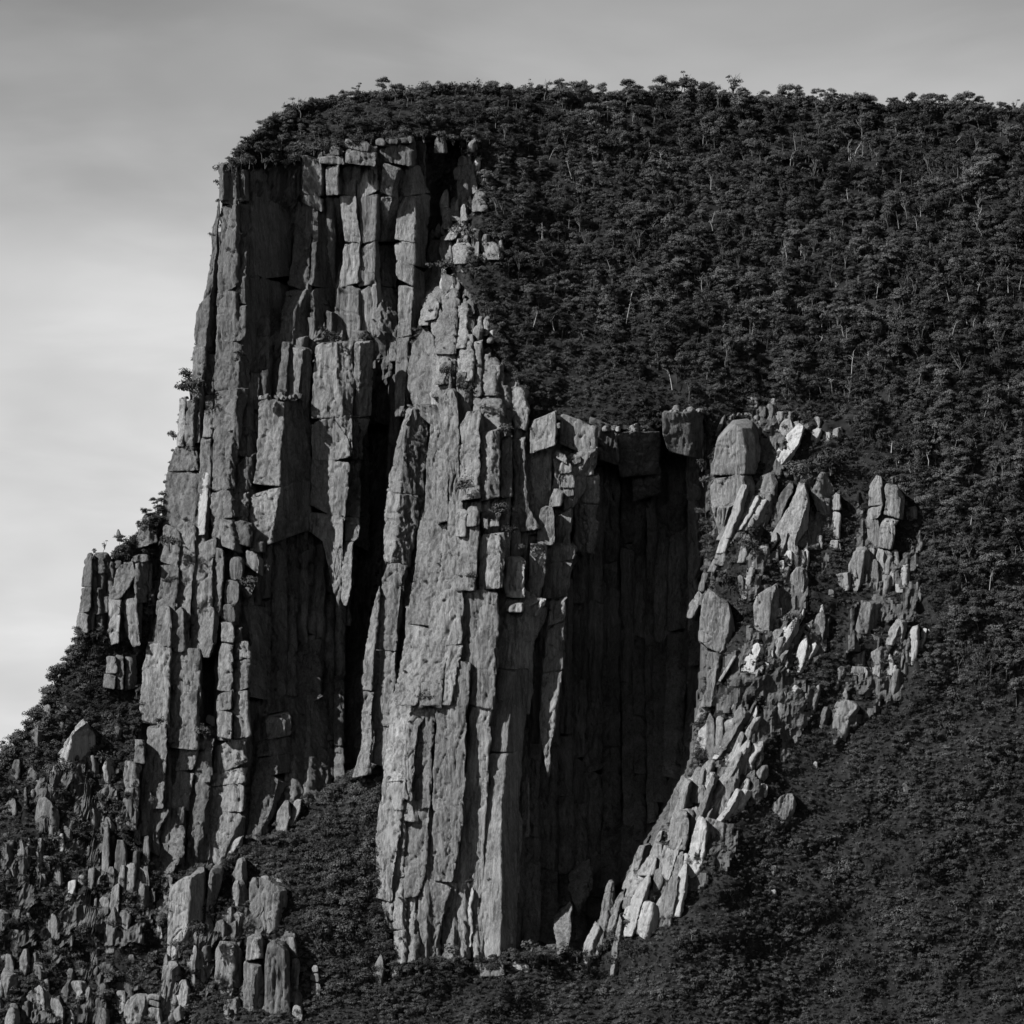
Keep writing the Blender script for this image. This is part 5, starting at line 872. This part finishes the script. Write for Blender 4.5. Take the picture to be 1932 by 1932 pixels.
for i in big:
    u, v = U[i], V[i]
    if sky_m[i]: lb = 'dark round crowned tree on the skyline above the tallest buttress' if u < 900 else ('dark round crowned tree on the skyline above the middle of the forest' if u < 1450 else 'dark round crowned tree on the far end of the forest skyline')
    else:
        band = 'just under the skyline' if v < 300 else ('high on the forested slope' if v < 430 else ('halfway up the forested slope' if v < 600 else ('low on the forested slope' if v < 800 else 'in the lowest tongue of forest')))
        spot = ('above the tallest buttress' if v < 300 else 'beside the rim of the central buttress') if u < 1080 else ('above the black notch' if u < 1330 else ('above the outcrops' if u < 1640 else (('hard against the outer outcrops' if u < 1790 else ('farthest out from the outcrops' if v < 1000 else 'out by the open heath')) if v > 700 else ('beyond the outcrops' if u < 1800 else 'toward the far end of the ridge'))))
        lb = 'large gum tree %s, %s' % (band, spot)
    t = thing('gum_tree', lb, 'tree', tuple(Pt[i]), lb.replace('tree', 'trees', 1)); t.rotation_euler = (0, 0, rz[i]); t.scale = (sc[i],) * 3
    obj('trunk', GUM[pick[i]][0], t); obj('crown', GUM[pick[i]][1], t)
# pale bare trunks among the crowns
k_ = 0
while k_ < 110:
    u, v = random.uniform(900, 1930), random.uniform(210, 1180)
    if not ok(np.array([u]), np.array([v]))[0] or v > treeline(u) or inside(POUT, np.array([u]), np.array([v]))[0]: continue
    if u < 1500 and random.random() < .45: continue
    y_ = float(ground_y(np.array([u]), np.array([v]))[0]) - 2.5; q = P(u, v, y_); k_ += 1
    lb = 'bare pale trunk showing among the dark crowns ' + ('just under the skyline' if v < 330 else 'high on the slope' if v < 500 else 'halfway down the slope' if v < 760 else 'low beside the outcrops') + (', near the cliff rim' if u < 1250 else ', in mid forest' if u < 1640 else ', toward the ridge end')
    t = thing('dead_tree', lb, 'tree', tuple(q), lb.replace('trunk', 'trunks', 1)); t.rotation_euler = (random.uniform(-.15, .15), random.uniform(-.35, .25), random.uniform(0, 6.28)); t.scale = (random.uniform(.6, 1.15),) * 3
    a, b_ = random.choice(SNG); obj('trunk', a, t); obj('branch', b_, t)

HOL = [(615, 1520), (690, 1455), (712, 1435), (708, 1690), (735, 1815), (640, 1880), (590, 1720)]; n_ = 0
while n_ < 46:
    u, v = random.uniform(590, 735), random.uniform(1440, 1880)
    if not inside(HOL, np.array([u]), np.array([v]))[0]: continue
    n_ += 1; q = P(u, v, float(ground_y(np.array([u]), np.array([v]))[0]) - .5)
    t = thing('bush', 'tall rounded shrub in the dark hollow between the two buttresses', 'bush', tuple(q), 'tall shrubs filling the hollow'); t.rotation_euler = (0, 0, random.uniform(0, 6.28)); t.scale = (random.uniform(1.7, 3.0),) * 3
    a, b_ = random.choice(BSH); obj('stem', a, t); obj('foliage', b_, t)
# tufts rooted where the rock makes a ledge
bpy.context.view_layer.update(); dg = bpy.context.evaluated_depsgraph_get(); n_ = 0
for _ in range(6000):
    if n_ >= 90: break
    u, v = random.uniform(170, 1330), random.uniform(300, 1800); pu, pv = np.array([u]), np.array([v]); ia, ib = inside(PA, pu, pv)[0], inside(PB, pu, pv)[0]
    if not (ia or ib or inside(PF, pu, pv)[0]): continue
    o_ = mathutils.Vector((0, -D, ZC)); d_ = mathutils.Vector(P(u, v, 0.0)) - o_; hit, loc, nrm, *_r = SC.ray_cast(dg, o_, d_.normalized())
    if not hit or nrm.z < .42: continue
    n_ += 1; where = 'the tallest buttress' if ia else ('the central buttress' if ib else 'the shoulder bluff'); hgt = 'high on' if v < 700 else ('halfway up' if v < 1150 else 'low on')
    lb = 'small leafy tuft rooted on a ledge %s %s' % (hgt, where)
    t = thing('bush', lb, 'bush', tuple(loc), lb.replace('tuft', 'tufts', 1).replace('a ledge', 'ledges')); t.rotation_euler = (0, 0, random.uniform(0, 6.28)); t.scale = (random.uniform(.45, 1.15),) * 3
    a, b_ = random.choice(BSH); obj('stem', a, t); obj('foliage', b_, t)
# single bushes and trees on the ledges
def bush(label, zone, x, y, size, p=6.0, group=None, n=1, yy=None):
    u, v = uv(zone, x, y); yv = float(T(u, v)[0]) - p if yy is None else yy; q = P(u, v, yv)
    t = thing('bush', label, 'bush', tuple(q), group); t.rotation_euler = (0, 0, random.uniform(0, 6.28)); t.scale = (size,) * 3
    a, b_ = random.choice(BSH); obj('stem', a, t); obj('foliage', b_, t); return t
def tree(label, zone, x, y, size, p=6.0, group=None):
    u, v = uv(zone, x, y); q = P(u, v, float(T(u, v)[0]) - p); t = thing('gum_tree', label, 'tree', tuple(q), group); t.rotation_euler = (0, 0, random.uniform(0, 6.28)); t.scale = (size,) * 3
    a, b_ = random.choice(GUM); obj('trunk', a, t); obj('crown', b_, t); return t
for a in (('dark bush hugging the outer edge high on the tallest buttress', 2, 325, 230, 3.0, 7), ('second dark bush on the outer edge, under the higher one', 2, 300, 160, 2.2, 7), ('wispy little tree leaning from the outer edge into the sky', 2, 228, 470, 1.4, 7), ('tiny shrub clinging to the outermost sliver of rock', 1, 196, 1060, .9, 6),
          ('low bush on the ledge above the pale middle column', 1, 860, 1640, 2.1, 18), ('small bush beside it on the same ledge', 1, 1040, 1625, 1.7, 18), ('little bush on the ledge of the pale wall', 1, 1040, 1325, 1.6, 9),
          ('small tuft on the shoulder behind the round headed column', 1, 345, 870, .9, 10), ('scrawny shrub halfway down the black recess edge', 1, 350, 1720, 1.2, 11), ('bush sprouting on the smooth lower face', 2, 210, 1275, 1.5, 12), ('smaller bush sprouting near it on the smooth face', 2, 300, 1270, 1.0, 12),
          ('spreading bush at the outer foot of the slab face', 2, 210, 1075, 2.6, 10), ('bush in the shaded niche above the black drop', 2, 660, 1290, 2.4, 15), ('tuft of scrub on the rubble above that niche', 2, 750, 1190, 1.0, 13), ('bush on top of the jointed column at the buttress foot', 5, 870, 290, 1.4, 16), ('round bush at the head of the dark slot', 5, 1130, 350, 2.2, 17),
          ('tiny bush in the crack of the slab foot', 5, 845, 720, 1.2, 15), ('dark shrub with bare stems on the ledge of the central buttress', 6, 650, 160, 2.0, 14), ('scrub tuft on the ledge of the upper face', 3, 380, 760, 2.3, 13), ('dense bush in the basin of the upper face', 3, 560, 900, 2.6, 12), ('second bush in the same basin', 3, 620, 1000, 2.4, 12),
          ('third bush in the basin, nearest the rubble column', 3, 690, 1100, 1.5, 13), ('dark bush under the cube shaped knob of the rim', 3, 600, 440, 2.0, 11), ('low bush trailing down from the rim knobs', 3, 380, 240, 2.6, 9), ('bush nestling by the rim knobs higher up', 3, 290, 130, 1.8, 8), ('bush between the two rim blocks', 9, 220, 1220, 2.6, 8),
          ('dense bush over the rim blocks', 9, 480, 930, 2.8, 5), ('bush at the lip of the black gully', 9, 290, 480, 1.5, 5), ('small bush in the hollow under the round knob', 3, 400, 1250, 1.5, 14), ('tuft in the corner by the slot at the cliff foot', 6, 885, 1170, 1.3, 19), ('bush at the base of the round knob at the cliff foot', 6, 800, 1560, 2.4, 19),
          ('bush against the foot of the sharp edge', 6, 1000, 1650, 2.0, 15), ('big bush filling the hollow behind the wedge slab', 4, 1180, 520, 3.4, 5), ('bush covering the slope under the pale leaning ramp', 4, 990, 560, 2.4, 5), ('leafy bush between the largest pillar and the wedge slab', 4, 760, 900, 2.6, 5), ('second leafy bush below it', 4, 720, 970, 2.2, 5),
          ('shrub under the hooded rock', 4, 590, 1150, 2.6, 6), ('shrub at the foot of the tombstone shaped rock', 4, 980, 1370, 2.2, 8), ('grassy clump on the rim of the black notch', 3, 1690, 720, 2.0, 7), ('second clump hanging over the black notch', 3, 1680, 640, 1.6, 7), ('bush at the mouth of the black notch', 6, 1230, 1530, 2.5, 6),
          ('low bush next to the standing block in the notch', 6, 1480, 1570, 2.2, 6), ('small bush on the head of the stout dark pillar', 5, 985, 1540, 2.4, 10), ('bush under the bulky bright topped block', 5, 1100, 1450, 2.6, 10)):
    bush(a[0], *a[1:4], a[4] * 1.35, p=a[5] + (4 if a[1] in (1, 2, 3, 5, 6) else 1))
for a in (('tall dark tree on the summit corner above the black recess', 0, 515, 298, 1.12, 12), ('dark tree at the very corner of the summit', 0, 470, 312, 1.01, 11), ('small tree at the corner edge with feathery crown', 0, 438, 322, 0.84, 9), ('dark tree second from the summit corner', 0, 495, 300, 1.05, 12), ('dark tree over the black recess', 0, 545, 300, 1.12, 10), ('bent tree leaning out from the summit corner', 0, 455, 315, 0.91, 10),
          ('dark tree crowning the low rock bluff', 0, 195, 1046, .8, 6), ('second dark tree on the bluff, nearer the buttress', 0, 225, 1030, .8, 4), ('tree in the notch between bluff and buttress', 0, 262, 1005, .9, 4), ('highest tree in the notch beside the buttress', 0, 275, 985, .85, 3), ('tree leaning against the buttress above the bluff', 0, 293, 960, .7, 3), ('tree in shade between the bluff and its trees', 0, 240, 1050, .85, 4), ('low tree at the lip of the bluff', 0, 178, 1050, .6, 6)):
    tree(a[0], *a[1:5], p=a[5])

for i, (x, y) in enumerate(((447, 318), (462, 306), (478, 312), (500, 312), (520, 310), (538, 312), (556, 305), (572, 292), (592, 288), (612, 284), (640, 280), (668, 274), (700, 266), (730, 262), (765, 258), (800, 262), (830, 262), (855, 268))):
    bush('dense bush in the row along the summit edge, just above the cliff top', 0, x, y, random.uniform(2.0, 2.9), p=random.uniform(5, 9), group='bushes along the summit edge')
# ------------------------------------------------------------------ forest and scrub too many to count
def spread(name, label, pts, rz, sc, pick, sources, mats):
    me = bpy.data.meshes.new(name); me.vertices.add(len(pts)); me.vertices.foreach_set('co', np.asarray(pts, np.float32).ravel())
    for nm, arr, ty in (('rz', rz, 'FLOAT'), ('sz', sc, 'FLOAT'), ('pk', pick, 'INT')):
        at = me.attributes.new(nm, ty, 'POINT'); at.data.foreach_set('value', np.asarray(arr, np.int32 if ty == 'INT' else np.float32))
    o = obj(name, me); setkind(o, 'stuff', label)
    g = bpy.data.node_groups.new(name, 'GeometryNodeTree'); g.interface.new_socket('Geometry', in_out='INPUT', socket_type='NodeSocketGeometry'); g.interface.new_socket('Geometry', in_out='OUTPUT', socket_type='NodeSocketGeometry')
    n = g.nodes.new; ln = g.links.new; gi = n('NodeGroupInput'); go = n('NodeGroupOutput'); io = n('GeometryNodeInstanceOnPoints'); jg = n('GeometryNodeJoinGeometry')
    for s_ in sources:
        oi = n('GeometryNodeObjectInfo'); oi.inputs['Object'].default_value = s_; oi.inputs['As Instance'].default_value = True; oi.transform_space = 'ORIGINAL'; ln(oi.outputs['Geometry'], jg.inputs[0])
    def at_(nm, ty):
        a = n('GeometryNodeInputNamedAttribute'); a.data_type = ty; a.inputs[0].default_value = nm; return a.outputs[0]
    cx = n('ShaderNodeCombineXYZ'); ln(at_('rz', 'FLOAT'), cx.inputs[2]); io.inputs['Pick Instance'].default_value = True
    ln(gi.outputs[0], io.inputs['Points']); ln(jg.outputs[0], io.inputs['Instance']); ln(at_('pk', 'INT'), io.inputs['Instance Index']); ln(cx.outputs[0], io.inputs['Rotation']); ln(at_('sz', 'FLOAT'), io.inputs['Scale'])
    ln(io.outputs[0], go.inputs[0]); md = o.modifiers.new('spread', 'NODES'); md.node_group = g; return o
def both(pair, name, mats):
    out = bpy.data.meshes.new(name); import bmesh; bm = bmesh.new(); bm.from_mesh(pair[0]); k0 = len(bm.faces); bm.from_mesh(pair[1]); bm.faces.ensure_lookup_table()
    for i, f in enumerate(bm.faces): f.material_index = 0 if i < k0 else 1
    bm.to_mesh(out); bm.free(); out.materials.append(mats[0]); out.materials.append(mats[1]); return bpy.data.objects.new(name, out)
GS = [both(g_, 'gum_tree_form', (M_BARK, M_LEAF)) for g_ in GUM]; BS = [both(b_, 'scrub_form', (M_BARK, M_BUSH)) for b_ in BSH]
spread('forest', 'dense dark gum forest covering the upper slope', Pt[rest], rz[rest], sc[rest], pick[rest], GS, None)
U2, V2 = scatter(8.2, 6.2, 150, 2000); tl = treeline(U2); s2 = .42 + .95 * RNG.random(len(U2)) ** 2.4; s2 *= np.where(V2 < tl, 1.25, np.interp(U2, [0, 700, 1100, 1900], [1.0, 1.15, .95, .95]))
patch = vnoise(np.stack([U2 / 70, V2 / 45, 0 * U2 + 9], -1)); s2 *= .75 + .5 * patch
m = np.where(inside(POUT, U2, V2), RNG.random(len(U2)) < .95, True); m &= ~(rocky(U2, V2) & (RNG.random(len(U2)) < .8)); gap = vnoise(np.stack([U2 / 40, V2 / 30, 0 * U2 + 19], -1)); m &= RNG.random(len(U2)) < np.where(V2 < tl, np.clip((gap - .2) * 3, .25, 1), 1); U2, V2, s2 = U2[m], V2[m], s2[m]
bu, bv = RNG.uniform(950, 2040, 420), RNG.uniform(900, 1990, 420); mm = ok(bu, bv) & (bv > treeline(bu)) & ~inside(POUT, bu, bv); bu, bv = bu[mm], bv[mm]
lu = RNG.uniform(-60, 300, 260); lv = np.where(RNG.random(260) < .45, vsky(lu) + RNG.uniform(2, 30, 260), RNG.uniform(1250, 1930, 260)); mm = ok(lu, lv); bu, bv = np.concatenate([bu, lu[mm]]), np.concatenate([bv, lv[mm]])
U2 = np.concatenate([U2, bu]); V2 = np.concatenate([V2, bv]); s2 = np.concatenate([s2, RNG.uniform(1.4, 2.5, len(bu))])
kb = np.arange(300, 2050, 4.5); U2 = np.concatenate([U2, kb]); V2 = np.concatenate([V2, vsky(kb) + RNG.uniform(0, 7, len(kb))]); s2 = np.concatenate([s2, RNG.uniform(1.3, 2.3, len(kb)) * np.where(kb < 420, .6, 1)])
PW = [(600, 1510), (690, 1450), (715, 1420), (712, 1690), (735, 1830), (620, 1900), (560, 1700)]
s2 = np.where(inside(PW, U2, V2), s2 * 1.35, s2)
FT = [((235, 1560), (250, 1610)), ((250, 1610), (300, 1665)), ((300, 1740), (345, 1700)), ((345, 1650), (420, 1640)), ((420, 1640), (470, 1590)), ((470, 1585), (560, 1580)), ((560, 1520), (640, 1480)), ((640, 1480), (715, 1430)), ((705, 1700), (745, 1830)), ((745, 1830), (830, 1815)), ((830, 1818), (950, 1812)), ((950, 1805), (1130, 1800)),
      ((1130, 1790), (1230, 1690)), ((1310, 1480), (1335, 1300)), ((1325, 960), (1340, 1080)), ((1120, 796), (1240, 806)), ((1240, 806), (1330, 776)), ((150, 1195), (270, 1215)), ((265, 1300), (240, 1520)), ((880, 470), (960, 690)), ((960, 690), (1010, 785))]
fu, fv, fp = [], [], []
for (a0, b0), (a1, b1) in FT:
    n_ = int(math.hypot(a1 - a0, b1 - b0) / 2.6); t_ = RNG.random(n_); fu.append(a0 + (a1 - a0) * t_ + RNG.normal(0, 4, n_)); fv.append(b0 + (b1 - b0) * t_ + RNG.normal(4, 5, n_)); fp.append(RNG.uniform(0, 4.5, n_))
fu, fv, fp = map(np.concatenate, (fu, fv, fp)); nf = len(fu)
U3, V3 = np.concatenate([U2, fu]), np.concatenate([V2, fv]); Y3 = np.concatenate([ground_y(U2, V2), T(fu, fv) - fp]); s3 = np.concatenate([s2, RNG.uniform(.7, 1.6, nf)])
spread('scrub', 'low dark heath and scrub covering the slopes between the rocks', P(U3, V3, Y3), RNG.uniform(0, 6.28, len(U3)), s3 * 1.1, RNG.integers(0, len(BS), len(U3)), BS, None)
